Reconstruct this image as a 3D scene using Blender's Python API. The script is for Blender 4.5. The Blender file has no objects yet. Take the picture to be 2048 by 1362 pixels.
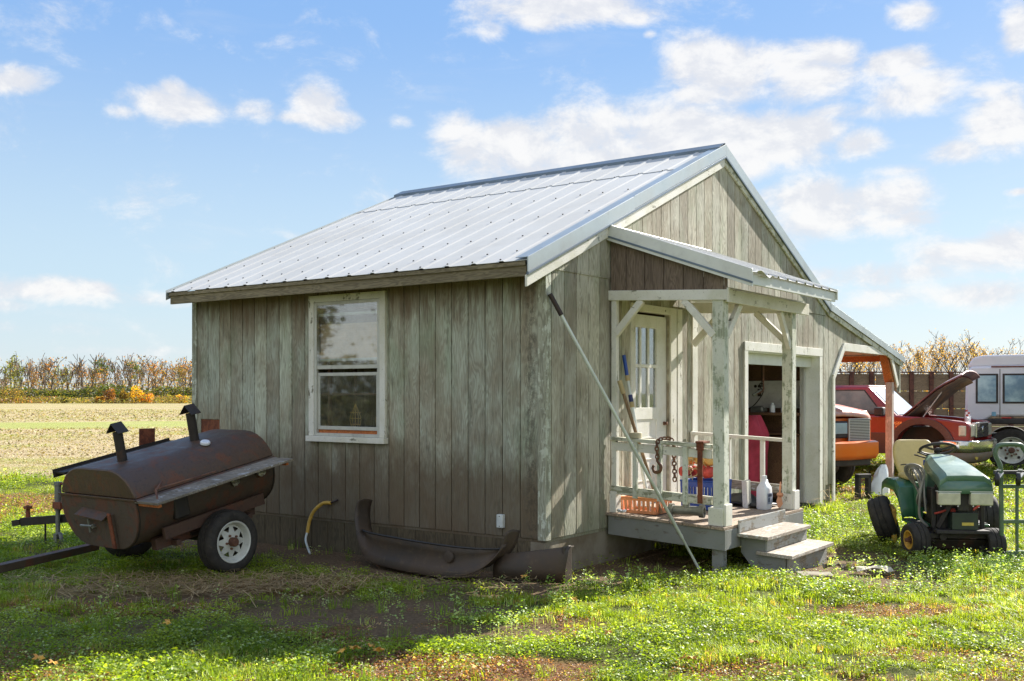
import bpy, math, random
import numpy as np
from mathutils import Vector, Matrix
PI = math.pi
R = math.radians
sc = bpy.context.scene
COL = sc.collection
rnd = random.Random(7)
rng = np.random.default_rng(11)

# ---------------------------------------------------------------- camera, world, sun, exposure
cam_d = bpy.data.cameras.new('camera'); cam = bpy.data.objects.new('camera', cam_d); COL.objects.link(cam)
cam.location = (0, 0, 1.6); cam.rotation_euler = (R(90), 0, 0)
cam_d.sensor_width = 36; cam_d.lens = 2100 / 2048 * 36; cam_d.shift_y = 105 / 2048
cam_d.clip_start = 0.1; cam_d.clip_end = 5000
sc.camera = cam
sc.view_settings.view_transform = 'Standard'; sc.view_settings.look = 'None'
sc.view_settings.exposure = 1.35; sc.view_settings.gamma = 1.0
SUN_AZ, SUN_EL = R(44.6), R(32.0)
sv = Vector((math.sin(SUN_AZ) * math.cos(SUN_EL), math.cos(SUN_AZ) * math.cos(SUN_EL), math.sin(SUN_EL)))
sd = bpy.data.lights.new('sun', 'SUN'); sd.energy = 5.0; sd.angle = R(0.5); sd.color = (1.0, 0.94, 0.85)
so = bpy.data.objects.new('sun', sd); COL.objects.link(so)
so.rotation_euler = sv.to_track_quat('Z', 'Y').to_euler(); so.location = (30, 30, 30)

W = bpy.data.worlds.new('World'); sc.world = W; W.use_nodes = True
wt = W.node_tree; wt.nodes.clear()

class NT:
    """tiny node-tree helper"""
    def __init__(s, tree): s.t = tree
    def n(s, typ, **kw):
        x = s.t.nodes.new(typ)
        for k, v in kw.items(): setattr(x, k, v)
        return x
    def lk(s, a, b): s.t.links.new(a, b)
    def put(s, sock, v):
        if isinstance(v, bpy.types.NodeSocket): s.lk(v, sock)
        elif v is not None: sock.default_value = v
    def m(s, op, a, b=None, c=None, clamp=False):
        x = s.n('ShaderNodeMath', operation=op); x.use_clamp = clamp
        s.put(x.inputs[0], a)
        if b is not None: s.put(x.inputs[1], b)
        if c is not None: s.put(x.inputs[2], c)
        return x.outputs[0]
    def vm(s, op, a, b=None):
        x = s.n('ShaderNodeVectorMath', operation=op); s.put(x.inputs[0], a)
        if b is not None: s.put(x.inputs[1], b)
        return x.outputs['Value'] if op in ('LENGTH', 'DOT_PRODUCT') else x.outputs[0]
    def xyz(s, v):
        x = s.n('ShaderNodeSeparateXYZ'); s.lk(v, x.inputs[0]); return x.outputs
    def comb(s, a, b, c):
        x = s.n('ShaderNodeCombineXYZ')
        for i, v in enumerate((a, b, c)): s.put(x.inputs[i], v)
        return x.outputs[0]
    def noise(s, vec, scale=5, detail=2, rough=0.5, dist=0.0):
        x = s.n('ShaderNodeTexNoise'); s.put(x.inputs['Vector'], vec)
        x.inputs['Scale'].default_value = scale; x.inputs['Detail'].default_value = detail
        x.inputs['Roughness'].default_value = rough; x.inputs['Distortion'].default_value = dist
        return x.outputs['Fac']
    def mr(s, v, a, b, c=0.0, d=1.0, smooth=True):
        x = s.n('ShaderNodeMapRange'); x.interpolation_type = 'SMOOTHSTEP' if smooth else 'LINEAR'
        s.put(x.inputs[0], v); s.put(x.inputs[1], a); s.put(x.inputs[2], b); s.put(x.inputs[3], c); s.put(x.inputs[4], d)
        return x.outputs[0]
    def mix(s, f, a, b, blend='MIX'):
        x = s.n('ShaderNodeMix', data_type='RGBA', blend_type=blend); s.put(x.inputs[0], f)
        s.put(x.inputs[6], a); s.put(x.inputs[7], b); return x.outputs[2]
    def coord(s, kind='Object'):
        return s.n('ShaderNodeTexCoord').outputs[kind]

def lin(r, g, b, a=1.0):
    f = lambda c: c / 255 / 12.92 if c / 255 <= 0.04045 else ((c / 255 + 0.055) / 1.055) ** 2.4
    return (f(r), f(g), f(b), a)

# sky with procedural clouds, laid out by azimuth and elevation
nt = NT(wt)
sky = nt.n('ShaderNodeTexSky'); sky.sky_type = 'NISHITA'; sky.sun_disc = False
sky.sun_elevation = SUN_EL; sky.sun_rotation = SUN_AZ; sky.altitude = 0; sky.air_density = 1.0
sky.dust_density = 0.6; sky.ozone_density = 1.6
gen = nt.coord('Generated')
o = nt.xyz(gen)
az = nt.m('ARCTAN2', o[0], o[1])
hl = nt.m('SQRT', nt.m('ADD', nt.m('MULTIPLY', o[0], o[0]), nt.m('MULTIPLY', o[1], o[1])))
el = nt.m('DIVIDE', o[2], hl)
P = nt.comb(az, el, 0.0)
CL = [(40,155,62,26,1),(0,160,40,22,1),(355,205,80,36,1),(350,180,34,24,1),(400,222,40,20,.9),(250,225,34,14,.6),(515,222,46,20,.62),(640,205,48,38,1),(655,235,56,24,1),(600,235,45,12,.9),(800,245,26,14,.55),
 (1150,12,170,34,1),(1080,40,50,20,.9),(1270,30,60,24,.9),(985,62,26,20,.55),(1820,28,48,26,.95),(1296,68,14,10,.7),(2038,55,32,44,1),
 (1385,120,70,50,1),(1470,150,110,58,1),(1600,150,100,54,1),(1660,110,56,32,1),(1790,128,62,28,.95),(1820,190,90,44,.95),(1700,222,110,18,.7),(1400,190,60,22,.9),
 (930,285,66,46,1),(1010,270,60,36,1),(1060,310,130,56,1),(1180,260,110,52,1),(1330,260,140,58,1),(1480,285,150,56,1),(1610,262,80,34,1),(1722,285,50,28,.9),(1490,330,60,36,1),(1250,330,200,50,1),
 (1620,395,110,36,1),(1740,400,110,40,1),(1660,440,150,40,.9),(1830,435,60,16,.8),(2000,255,74,60,1),(1930,300,60,26,.9),(1970,185,44,18,.6),(1780,345,62,14,.5),
 (1930,510,130,34,.9),(2010,490,70,40,.95),(1780,545,170,26,.75),(1900,590,220,26,.7),(1700,610,150,16,.55),(2040,383,30,7,.7),(90,580,150,26,.8),(190,578,40,14,.9),(330,600,90,16,.6),(20,610,60,14,.6),(600,470,50,9,.4),(80,655,140,14,.4),(280,705,160,12,.35)]
dens = None
for (x, y, rx, ry, w) in CL:
    a0 = math.atan((x - 1024) / 2100); c0 = math.cos(a0); e0 = (786 - y) / 2100 * c0
    v = nt.vm('SUBTRACT', P, (a0, e0, 0))
    v = nt.vm('MULTIPLY', v, (2100 / rx / (c0 * c0) * .74, 2100 / ry / c0 * .74, 0))
    k = nt.mr(nt.vm('LENGTH', v), 1.5, 0.1, 0.0, w, smooth=True)
    dens = k if dens is None else nt.m('SMOOTH_MAX', dens, k, 0.12)
Pn = nt.vm('MULTIPLY', P, (1.0, 1.5, 1.0))
nz = nt.noise(Pn, 13, 12, 0.66, 0.25)
nz2 = nt.noise(nt.vm('ADD', Pn, (-0.010, -0.018, 0)), 13, 6, 0.6, 0.25)
alpha = nt.mr(nt.m('ADD', dens, nt.m('MULTIPLY', nt.m('SUBTRACT', nz, 0.5), 2.2)), 0.12, 0.92)
wisp = nt.mr(nt.noise(nt.vm('MULTIPLY', P, (1.0, 4.0, 1.0)), 6, 8, 0.6, 0.4), 0.55, 0.80, 0.0, 0.22)
alpha = nt.m('MAXIMUM', alpha, wisp)
shade = nt.mr(nt.m('SUBTRACT', nz, nz2), -0.10, 0.12)
K = 1 / (0.06 * 2 ** 1.35)                      # display value -> radiance before strength and exposure
def dv(r, g, b, k=1.0): c = lin(r, g, b); return (c[0]*K*k, c[1]*K*k, c[2]*K*k, 1)
ccol = nt.mix(shade, dv(232, 234, 240), dv(254, 253, 252))
up = nt.m('MAXIMUM', el, 0.0)
grad = nt.mix(nt.mr(up, 0.0, 0.10, smooth=False), dv(222, 236, 243), dv(206, 231, 248))
grad = nt.mix(nt.mr(up, 0.08, 0.38), grad, dv(144, 190, 247))
grad = nt.mix(nt.mr(up, 0.4, 2.0), grad, dv(96, 150, 226))
skycol = nt.mix(0.85, sky.outputs[0], grad)
fin = nt.mix(nt.m('MULTIPLY', alpha, 0.93), skycol, ccol)
# bright cloud bank added in the unseen sky behind the camera as fill light
rear = nt.mr(o[1], 0.15, -0.35)
ra = nt.mr(nt.noise(nt.vm('MULTIPLY', gen, (1.0, 1.0, 2.2)), 2.6, 8, 0.6), 0.42, 0.56)
fin = nt.mix(nt.m('MULTIPLY', nt.m('MULTIPLY', rear, ra), nt.mr(o[2], -0.02, 0.05)), fin, dv(255, 252, 246, 1.15))
bg = nt.n('ShaderNodeBackground'); nt.lk(fin, bg.inputs[0]); bg.inputs[1].default_value = 0.06
wo = nt.n('ShaderNodeOutputWorld'); nt.lk(bg.outputs[0], wo.inputs[0])

# ---------------------------------------------------------------- geometry helpers
TH = math.atan2(1516, 2100)                     # the shed's gable wall runs 35.8 deg to the right of the view
C0 = Vector((0.29011, 9.23077, 0.0))            # near corner of the shed on the ground
EA = Vector((math.cos(TH), -math.sin(TH), 0)); EB = Vector((math.sin(TH), math.cos(TH), 0))
def L(a, b, z=0.0): return C0 + EA * a + EB * b + Vector((0, 0, z))

class MB:
    def __init__(s, f=None): s.v = []; s.f = []; s.fn = f
    def add(s, vs, fs):
        n = len(s.v)
        s.v += [tuple(s.fn(*p)) if s.fn else tuple(p) for p in vs]
        s.f += [tuple(n + i for i in f) for f in fs]; return s
    def box(s, x0, x1, y0, y1, z0, z1):
        x0, x1 = sorted((x0, x1)); y0, y1 = sorted((y0, y1)); z0, z1 = sorted((z0, z1))
        return s.add([(x0,y0,z0),(x1,y0,z0),(x1,y1,z0),(x0,y1,z0),(x0,y0,z1),(x1,y0,z1),(x1,y1,z1),(x0,y1,z1)],
                     [(0,3,2,1),(4,5,6,7),(0,1,5,4),(1,2,6,5),(2,3,7,6),(3,0,4,7)])
    def cbox(s, c, d, M=None):
        c = Vector(c); vs = []
        for k in ((-1,-1,-1),(1,-1,-1),(1,1,-1),(-1,1,-1),(-1,-1,1),(1,-1,1),(1,1,1),(-1,1,1)):
            p = Vector((k[0]*d[0]/2, k[1]*d[1]/2, k[2]*d[2]/2))
            vs.append(c + (M @ p if M else p))
        return s.add(vs, [(0,3,2,1),(4,5,6,7),(0,1,5,4),(1,2,6,5),(2,3,7,6),(3,0,4,7)])
    def beam(s, p, q, w, h, up=(0, 0, 1)):
        p, q = Vector(p), Vector(q); d = (q - p); ln = d.length; d.normalize()
        u = Vector(up)
        if abs(d.dot(u)) > .98: u = Vector((0, 1, 0))
        sd_ = d.cross(u).normalized(); u = sd_.cross(d).normalized()
        M = Matrix((d, sd_, u)).transposed()
        return s.cbox((p + q) / 2, (ln, w, h), M)
    def prism(s, poly, t0, t1, ax='y'):
        """extrude a closed 2-D polygon; ax = axis of extrusion"""
        n = len(poly)
        def P3(p, t):
            return {'y': (p[0], t, p[1]), 'x': (t, p[0], p[1]), 'z': (p[0], p[1], t)}[ax]
        vs = [P3(p, t0) for p in poly] + [P3(p, t1) for p in poly]
        fs = [tuple(range(n)), tuple(range(2*n-1, n-1, -1))]
        for i in range(n):
            j = (i+1) % n; fs.append((i, i+n, j+n, j))
        return s.add(vs, fs)
    def tube(s, pts, r, n=8, cap=True):
        pts = [Vector(p) for p in pts]; m = len(pts)
        rs = r if isinstance(r, (list, tuple)) else [r]*m
        vs = []; fs = []; pu = None
        for i, p in enumerate(pts):
            d = (pts[min(i+1, m-1)] - pts[max(i-1, 0)])
            if d.length < 1e-9: d = Vector((0, 0, 1))
            d.normalize()
            if pu is None:
                u = Vector((0, 0, 1)) if abs(d.z) < .9 else Vector((1, 0, 0))
            else: u = pu
            sd_ = d.cross(u)
            if sd_.length < 1e-6: sd_ = d.orthogonal()
            sd_.normalize(); u = sd_.cross(d).normalized(); pu = u
            for k in range(n):
                t = 2*PI*k/n; vs.append(p + rs[i]*(math.cos(t)*sd_ + math.sin(t)*u))
        for i in range(m-1):
            for k in range(n):
                k2 = (k+1) % n; fs.append((i*n+k, i*n+k2, (i+1)*n+k2, (i+1)*n+k))
        if cap: fs.append(tuple(range(n-1, -1, -1))); fs.append(tuple((m-1)*n+k for k in range(n)))
        return s.add(vs, fs)
    def lathe(s, prof, c=(0,0,0), axis=(0,0,1), n=20, close=False):
        """prof: list of (radius, height along axis)"""
        c = Vector(c); ax = Vector(axis).normalized(); u = ax.orthogonal().normalized(); w = ax.cross(u)
        vs = []; fs = []; m = len(prof)
        for (r, h) in prof:
            for k in range(n):
                t = 2*PI*k/n; vs.append(c + ax*h + max(r, 1e-4)*(math.cos(t)*u + math.sin(t)*w))
        for i in range(m-1 if not close else m):
            i2 = (i+1) % m
            for k in range(n):
                k2 = (k+1) % n; fs.append((i*n+k, i*n+k2, i2*n+k2, i2*n+k))
        return s.add(vs, fs)
    def sheet(s, P, t=None):
        """grid of points P[i][j]; optional thickness vector"""
        m, n = len(P), len(P[0]); vs = [Vector(p) for row in P for p in row]; fs = []
        for i in range(m-1):
            for j in range(n-1): fs.append((i*n+j, i*n+j+1, (i+1)*n+j+1, (i+1)*n+j))
        if t is not None:
            t = Vector(t); k = len(vs); vs += [v + t for v in vs]
            fs += [tuple(x + k for x in reversed(f)) for f in fs]
            ring = [j for j in range(n)] + [i*n+n-1 for i in range(1, m)] + [(m-1)*n+j for j in range(n-2, -1, -1)] + [i*n for i in range(m-2, 0, -1)]
            for a, b in zip(ring, ring[1:] + ring[:1]): fs.append((b, a, a+k, b+k))
        return s.add(vs, fs)
    def build(s, name, mat, parent=None, smooth=0, bevel=0, seg=2, label=None, solid=0):
        me = bpy.data.meshes.new(name); me.from_pydata([tuple(v) for v in s.v], [], s.f); me.validate(); me.update()
        ob = bpy.data.objects.new(name, me); COL.objects.link(ob)
        if mat: me.materials.append(mat)
        if parent is not None: ob.parent = parent
        import bmesh
        bm = bmesh.new(); bm.from_mesh(me); bmesh.ops.recalc_face_normals(bm, faces=bm.faces); bm.to_mesh(me); bm.free()
        if smooth:
            for p in me.polygons: p.use_smooth = True
            me.set_sharp_from_angle(angle=R(smooth))
        if solid:
            q = ob.modifiers.new('solid', 'SOLIDIFY'); q.thickness = solid; q.offset = 0
        if bevel:
            b = ob.modifiers.new('bevel', 'BEVEL'); b.width = bevel; b.segments = seg; b.limit_method = 'ANGLE'; b.angle_limit = R(35)
        if label: ob['label'] = label
        return ob

def tag(o, label=None, cat=None, group=None, kind=None):
    if label: o['label'] = label
    if cat: o['category'] = cat
    if group: o['group'] = group
    if kind: o['kind'] = kind
    return o
def thing(name, loc, rz=0.0, label=None, cat=None, group=None, kind=None):
    e = bpy.data.objects.new(name, None); COL.objects.link(e); e.location = loc; e.rotation_euler = (0, 0, rz)
    e.empty_display_size = 0.2
    return tag(e, label, cat, group, kind)
def curve_pts(P, n=6):
    """Catmull-Rom through points"""
    P = [Vector(p) for p in P]; out = []
    for i in range(len(P)-1):
        a = P[max(i-1, 0)]; b = P[i]; c = P[i+1]; d = P[min(i+2, len(P)-1)]
        for k in range(n):
            t = k/n
            out.append(0.5*((2*b) + (c-a)*t + (2*a-5*b+4*c-d)*t*t + (3*b-a-3*c+d)*t*t*t))
    out.append(P[-1]); return out

def ordn(n): return str(n) + ('th' if 10 <= n % 100 <= 20 else {1: 'st', 2: 'nd', 3: 'rd'}.get(n % 10, 'th'))
# value noise in python, shared by the ground colours and the plants on it
def vnoise(x, y, seed=0):
    xi = np.floor(x).astype(np.int64); yi = np.floor(y).astype(np.int64); fx = x-xi; fy = y-yi
    def h(a, b):
        n = (a*374761393 + b*668265263 + seed*1442695041) & 0xffffffff
        n = ((n ^ (n >> 13))*1274126177) & 0xffffffff
        return ((n ^ (n >> 16)) & 0xffff)/65535.0
    u = fx*fx*(3-2*fx); v = fy*fy*(3-2*fy)
    return (h(xi, yi)*(1-u)+h(xi+1, yi)*u)*(1-v) + (h(xi, yi+1)*(1-u)+h(xi+1, yi+1)*u)*v
def fbm(x, y, s, seed=0, o=4):
    x = np.asarray(x, float)*s; y = np.asarray(y, float)*s; t = 0; a = .5; w = 0
    for i in range(o): t = t + a*vnoise(x, y, seed+i*17); w += a; a *= .5; x = x*2.03+11.3; y = y*2.03+5.7
    return t/w
# ---------------------------------------------------------------- materials
MATS = {}
def newmat(name):
    m = bpy.data.materials.new(name); m.use_nodes = True; t = m.node_tree; t.nodes.clear()
    k = NT(t); b = k.n('ShaderNodeBsdfPrincipled'); ou = k.n('ShaderNodeOutputMaterial'); k.lk(b.outputs[0], ou.inputs[0])
    return m, k, b, ou
def bump(k, b, h, strength=.4, dist=.01):
    x = k.n('ShaderNodeBump'); x.inputs['Strength'].default_value = strength; x.inputs['Distance'].default_value = dist
    k.put(x.inputs['Height'], h); k.lk(x.outputs[0], b.inputs['Normal'])

def plain(name, c, rough=.6, metal=0.0, var=.15, scale=8, c2=None, dirt=0.0, bumpd=0.0, spec=None, coat=0.0):
    m, k, b, ou = newmat(name); co = k.coord()
    n = k.noise(co, scale, 5, .6)
    c = tuple(c); d = c2 or tuple(x*(1-var*1.6) for x in c[:3])+(1,)
    col = k.mix(k.mr(n, .35, .68), c, d)
    if dirt:
        n2 = k.noise(co, scale*2.7, 6, .7)
        col = k.mix(k.mr(n2, .52, .75, 0, dirt), col, lin(96, 82, 62))
    k.lk(col, b.inputs['Base Color']); b.inputs['Metallic'].default_value = metal
    k.put(b.inputs['Roughness'], k.mr(n, .2, .8, max(rough-.1, .02), min(rough+.12, 1), False))
    if bumpd: bump(k, b, k.noise(co, scale*6, 4, .6), .5, bumpd)
    if coat: b.inputs['Coat Weight'].default_value = coat; b.inputs['Coat Roughness'].default_value = .12
    return m

def siding(name, wall):
    """grooved plywood siding, weathered grey-green; wall 'A' runs along x, 'B' along y"""
    m, k, b, ou = newmat(name); o = k.xyz(k.coord())
    lat = o[0] if wall == 'A' else o[1]; z = o[2]
    per, off = (.1975, -.259) if wall == 'A' else (.2055, .087)
    cell = k.m('FLOOR', k.m('DIVIDE', k.m('SUBTRACT', lat, off), per))
    wn = k.n('ShaderNodeTexWhiteNoise', noise_dimensions='1D'); k.lk(cell, wn.inputs['W']); r = wn.outputs[0]
    v1 = k.comb(lat, k.m('MULTIPLY', r, 9.0), k.m('MULTIPLY', z, .16))
    n1 = k.noise(v1, 4.5, 3, .55, .35)
    ring = k.m('SINE', k.m('MULTIPLY', n1, 150.0))
    ring = k.mr(ring, -.9, .7)
    fib = k.noise(k.comb(k.m('MULTIPLY', lat, 26.0), r, k.m('MULTIPLY', z, 1.1)), 5, 3, .7)
    patch = k.noise(k.comb(lat, r, k.m('MULTIPLY', z, .6)), 1.7, 5, .62)
    ptint = k.noise(k.comb(k.m('MULTIPLY', lat, 2.5), z, 4.0), 1.3, 4, .6)
    flake = k.noise(k.comb(k.m('MULTIPLY', lat, 8.0), k.m('MULTIPLY', z, 2.2), r), 5, 6, .75)
    g1 = lin(190, 196, 180); g2 = lin(156, 149, 130)
    if wall == 'B': g1 = lin(190, 188, 172); g2 = lin(150, 142, 124)
    col = k.mix(k.mr(patch, .38, .62), g1, g2)
    col = k.mix(k.mr(ptint, .5, .72, 0, .55), col, lin(136, 150, 124))
    col = k.mix(k.m('MULTIPLY', k.m('SUBTRACT', 1.0, ring), .32), col, lin(104, 92, 74))
    col = k.mix(k.mr(fib, .50, .74, 0, .55), col, lin(92, 84, 70))
    col = k.mix(k.mr(flake, .60, .70, 0, .45), col, lin(188, 186, 172))
    # per-board brightness
    col = k.mix(1.0, col, k.mix(r, (.87, .88, .88, 1), (1.08, 1.07, 1.03, 1)), 'MULTIPLY')
    cr = k.noise(k.comb(k.m('MULTIPLY', lat, 60.0), r, k.m('MULTIPLY', z, 1.6)), 1.0, 4, .6)
    col = k.mix(k.mr(cr, .66, .70, 0, .75), col, lin(54, 48, 40))
    if wall == 'A':
        # brown drip stains under the eave, darker brown towards the bottom, mould by the corner
        dn = k.noise(k.comb(k.m('MULTIPLY', lat, 12.0), r, k.m('MULTIPLY', z, 1.2)), 1.6, 3, .6)
        top = k.mr(k.m('ADD', z, k.m('MULTIPLY', dn, .9)), 2.65, 3.10, 0, .75)
        col = k.mix(top, col, lin(98, 74, 52))
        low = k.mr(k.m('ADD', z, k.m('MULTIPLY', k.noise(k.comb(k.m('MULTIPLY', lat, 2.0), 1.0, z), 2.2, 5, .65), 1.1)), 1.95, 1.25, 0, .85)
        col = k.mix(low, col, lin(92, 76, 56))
        mo = k.m('MULTIPLY', k.mr(k.m('ABSOLUTE', k.m('ADD', lat, k.m('ADD', .04, k.m('MULTIPLY', k.noise(k.comb(0.0, 5.0, z), 3, 3, .6), .2)))), .11, .01), k.mr(k.noise(k.comb(lat, 3.0, k.m('MULTIPLY', z, .6)), 22, 7, .8), .44, .58))
        col = k.mix(k.m('MULTIPLY', mo, .6), col, lin(62, 60, 50))
    else:
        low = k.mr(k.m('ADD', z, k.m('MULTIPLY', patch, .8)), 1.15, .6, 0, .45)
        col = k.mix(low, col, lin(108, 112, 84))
    st = k.noise(k.comb(k.m('MULTIPLY', lat, 5.0), r, k.m('MULTIPLY', z, .8)), 3, 5, .7)
    col = k.mix(k.mr(st, .54, .72, 0, .6), col, lin(80, 76, 62))
    k.lk(col, b.inputs['Base Color']); b.inputs['Roughness'].default_value = .85
    bump(k, b, k.m('ADD', k.m('MULTIPLY', ring, .5), fib), .55, .004)
    return m

def wood(name, c1, c2, c3, axis='x', rough=.85, scale=1.0, peel=None, pamt=.5):
    """raw or painted board; grain along axis; peel = colour of remaining paint"""
    m, k, b, ou = newmat(name); o = k.xyz(k.coord())
    s = {'x': (.12, 1, 1), 'y': (1, .12, 1), 'z': (1, 1, .12)}[axis]
    v = k.comb(k.m('MULTIPLY', o[0], s[0]), k.m('MULTIPLY', o[1], s[1]), k.m('MULTIPLY', o[2], s[2]))
    n1 = k.noise(v, 9*scale, 3, .6, .4); ring = k.mr(k.m('SINE', k.m('MULTIPLY', n1, 90.0)), -1, .8)
    fib = k.noise(v, 90*scale, 3, .7)
    col = k.mix(k.mr(k.noise(v, 2.5, 4, .6), .35, .65), c1, c2)
    col = k.mix(k.m('MULTIPLY', k.m('SUBTRACT', 1.0, ring), .5), col, c3)
    col = k.mix(k.mr(fib, .5, .75, 0, .5), col, c3)
    h = k.m('ADD', k.m('MULTIPLY', ring, .4), fib)
    if peel:
        pn = k.m('ADD', k.m('MULTIPLY', k.noise(k.coord(), 6, 7, .72, .3), .6), k.m('MULTIPLY', k.noise(v, 24*scale, 5, .7), .4))
        f = k.mr(pn, .38 + .24*pamt + .03, .38 + .24*pamt - .02)
        pc = k.mix(k.mr(k.noise(k.coord(), 3.5, 4, .6), .40, .70, 0, .55), peel, tuple(x*y for x, y in zip(peel[:3], (.74, .74, .62)))+(1,))
        # faint dirt speckle on the paint
        pc = k.mix(k.mr(k.noise(k.coord(), 60, 3, .7), .58, .72, 0, .4), pc, lin(120, 116, 98))
        col = k.mix(f, col, pc); h = k.m('ADD', k.m('MULTIPLY', f, .8), k.m('MULTIPLY', h, .3))
    k.lk(col, b.inputs['Base Color']); b.inputs['Roughness'].default_value = rough
    bump(k, b, h, .5, .003)
    return m

def rust(name, c1, c2, c3, rough=.75, scale=4, f=.5, metal=.0):
    m, k, b, ou = newmat(name); co = k.coord()
    n1 = k.noise(co, scale, 8, .68, .4); n2 = k.noise(co, scale*5, 5, .7)
    col = k.mix(k.mr(n1, f-.05, f+.07), c1, c2)
    col = k.mix(k.mr(n2, .52, .7, 0, .7), col, c3)
    k.lk(col, b.inputs['Base Color']); k.put(b.inputs['Roughness'], k.mr(n1, .3, .7, rough-.15, rough+.1, False)); b.inputs['Metallic'].default_value = metal
    bump(k, b, k.m('ADD', k.m('ADD', n1, k.m('MULTIPLY', n2, .4)), k.m('MULTIPLY', k.noise(co, 2.2, 2, .5), 2.0)), .5, .010)
    return m

def glass(name, tint=(.9, .95, .95, 1), rough=.03, base=.12):
    """thin pane: mirror reflection by fresnel over a clear, slightly dusty sheet"""
    m, k, b, ou = newmat(name); k.t.nodes.remove(b)
    tr = k.n('ShaderNodeBsdfTransparent'); tr.inputs[0].default_value = tint
    gl = k.n('ShaderNodeBsdfGlossy'); gl.inputs['Roughness'].default_value = rough; gl.inputs[0].default_value = (.9, .93, .95, 1)
    fr = k.n('ShaderNodeFresnel'); geo = k.n('ShaderNodeNewGeometry')
    k.lk(k.m('SUBTRACT', 1.5, k.m('MULTIPLY', geo.outputs['Backfacing'], 1.5 - 1/1.5)), fr.inputs[0])   # same reflectance from both faces of the sheet
    f = k.m('ADD', k.m('MULTIPLY', fr.outputs[0], 1.0), base, clamp=True)
    mx = k.n('ShaderNodeMixShader'); k.lk(f, mx.inputs[0]); k.lk(tr.outputs[0], mx.inputs[1]); k.lk(gl.outputs[0], mx.inputs[2])
    df = k.n('ShaderNodeBsdfDiffuse'); df.inputs[0].default_value = lin(170, 165, 150)
    m2 = k.n('ShaderNodeMixShader'); k.put(m2.inputs[0], k.mr(k.noise(k.coord(), 6, 5, .7), .3, .8, .02, .13)); k.lk(mx.outputs[0], m2.inputs[1]); k.lk(df.outputs[0], m2.inputs[2])
    k.lk(m2.outputs[0], ou.inputs[0]); return m

def paint(name, c, c2=None, rough=.3, fade=.4, scale=2.5, rustc=None):
    """car paint: faded and dusty, clear coat"""
    m, k, b, ou = newmat(name); co = k.coord()
    n = k.noise(co, scale, 6, .62)
    c2 = c2 or tuple(min(1, x*.6+.05) for x in c[:3])+(1,)
    col = k.mix(k.mr(n, .42, .66, 0, fade), c, c2)
    col = k.mix(k.mr(k.noise(co, 14, 6, .75), .56, .78, 0, .25), col, lin(150, 135, 115))
    if rustc: col = k.mix(k.mr(k.noise(co, 5, 7, .7), .60, .66, 0, .8), col, rustc)
    k.lk(col, b.inputs['Base Color']); k.put(b.inputs['Roughness'], k.mr(n, .3, .7, rough, rough+.25, False))
    b.inputs['Coat Weight'].default_value = .5; b.inputs['Coat Roughness'].default_value = .15
    return m

def vcol(name, rough=.8, trans=.0, spec=.2, bumpy=False):
    """material reading each face's own colour"""
    m, k, b, ou = newmat(name)
    at = k.n('ShaderNodeAttribute'); at.attribute_name = 'Col'; col = at.outputs['Color']
    if bumpy:
        co = k.coord(); n = k.noise(co, 38, 6, .75); n2 = k.noise(co, 7, 5, .7)
        col = k.mix(1.0, col, k.mix(k.mr(n, .3, .7), (.55, .52, .5, 1), (1.35, 1.35, 1.3, 1)), 'MULTIPLY')
        col = k.mix(1.0, col, k.mix(n2, (.8, .8, .8, 1), (1.2, 1.2, 1.2, 1)), 'MULTIPLY')
        bump(k, b, k.m('ADD', n, n2), .8, .03)
    k.lk(col, b.inputs['Base Color']); b.inputs['Roughness'].default_value = rough; b.inputs['Specular IOR Level'].default_value = spec
    if trans:
        tl = k.n('ShaderNodeBsdfTranslucent'); k.lk(k.mix(1.0, col, (1.7, 1.6, .42, 1), 'MULTIPLY'), tl.inputs[0])
        mx = k.n('ShaderNodeMixShader'); mx.inputs[0].default_value = trans
        k.lk(b.outputs[0], mx.inputs[1]); k.lk(tl.outputs[0], mx.inputs[2]); k.lk(mx.outputs[0], ou.inputs[0])
    return m

def pickets(name):  # not used for walls: fine rope/rubber tread
    pass

M = {}
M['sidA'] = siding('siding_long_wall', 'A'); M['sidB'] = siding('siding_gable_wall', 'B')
M['white_z'] = wood('peeling_white_post', lin(140,142,122), lin(122,120,100), lin(88,84,68), 'z', peel=lin(222,220,210), pamt=.86)
M['white_x'] = wood('peeling_white_beam', lin(140,142,122), lin(122,120,100), lin(88,84,68), 'x', peel=lin(222,220,210), pamt=.88)
M['white_y'] = wood('peeling_white_beam_y', lin(140,142,122), lin(122,120,100), lin(88,84,68), 'y', peel=lin(222,220,210), pamt=.88)
M['worn_x'] = wood('worn_rail', lin(172,172,150), lin(152,154,130), lin(100,102,80), 'x', peel=lin(206,206,190), pamt=.55)
M['worn_z'] = wood('worn_post', lin(172,178,156), lin(154,162,138), lin(108,112,90), 'z', peel=lin(208,210,196), pamt=.62)
M['corner'] = wood('corner_board', lin(172,172,154), lin(150,152,134), lin(96,92,76), 'z', peel=lin(196,200,186), pamt=.35)
M['door_white'] = wood('door_paint', lin(206,200,184), lin(190,184,166), lin(160,150,132), 'z', peel=lin(230,230,224), pamt=1.2)
M['fascia'] = wood('eave_board', lin(150,138,112), lin(126,116,92), lin(78,68,50), 'x')
M['deckwood'] = wood('deck_boards', lin(178,160,140), lin(150,132,112), lin(96,80,66), 'y')
M['greydeck'] = wood('grey_painted_skirt', lin(126,122,112), lin(110,104,92), lin(72,64,54), 'x', peel=lin(128,130,126), pamt=.8)
M['tread'] = wood('tread', lin(182,172,158), lin(156,146,132), lin(104,94,82), 'y', peel=lin(190,188,182), pamt=.3)
M['riser'] = wood('riser', lin(150,142,128), lin(128,120,106), lin(84,76,64), 'y', peel=lin(146,148,146), pamt=.6)
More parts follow.
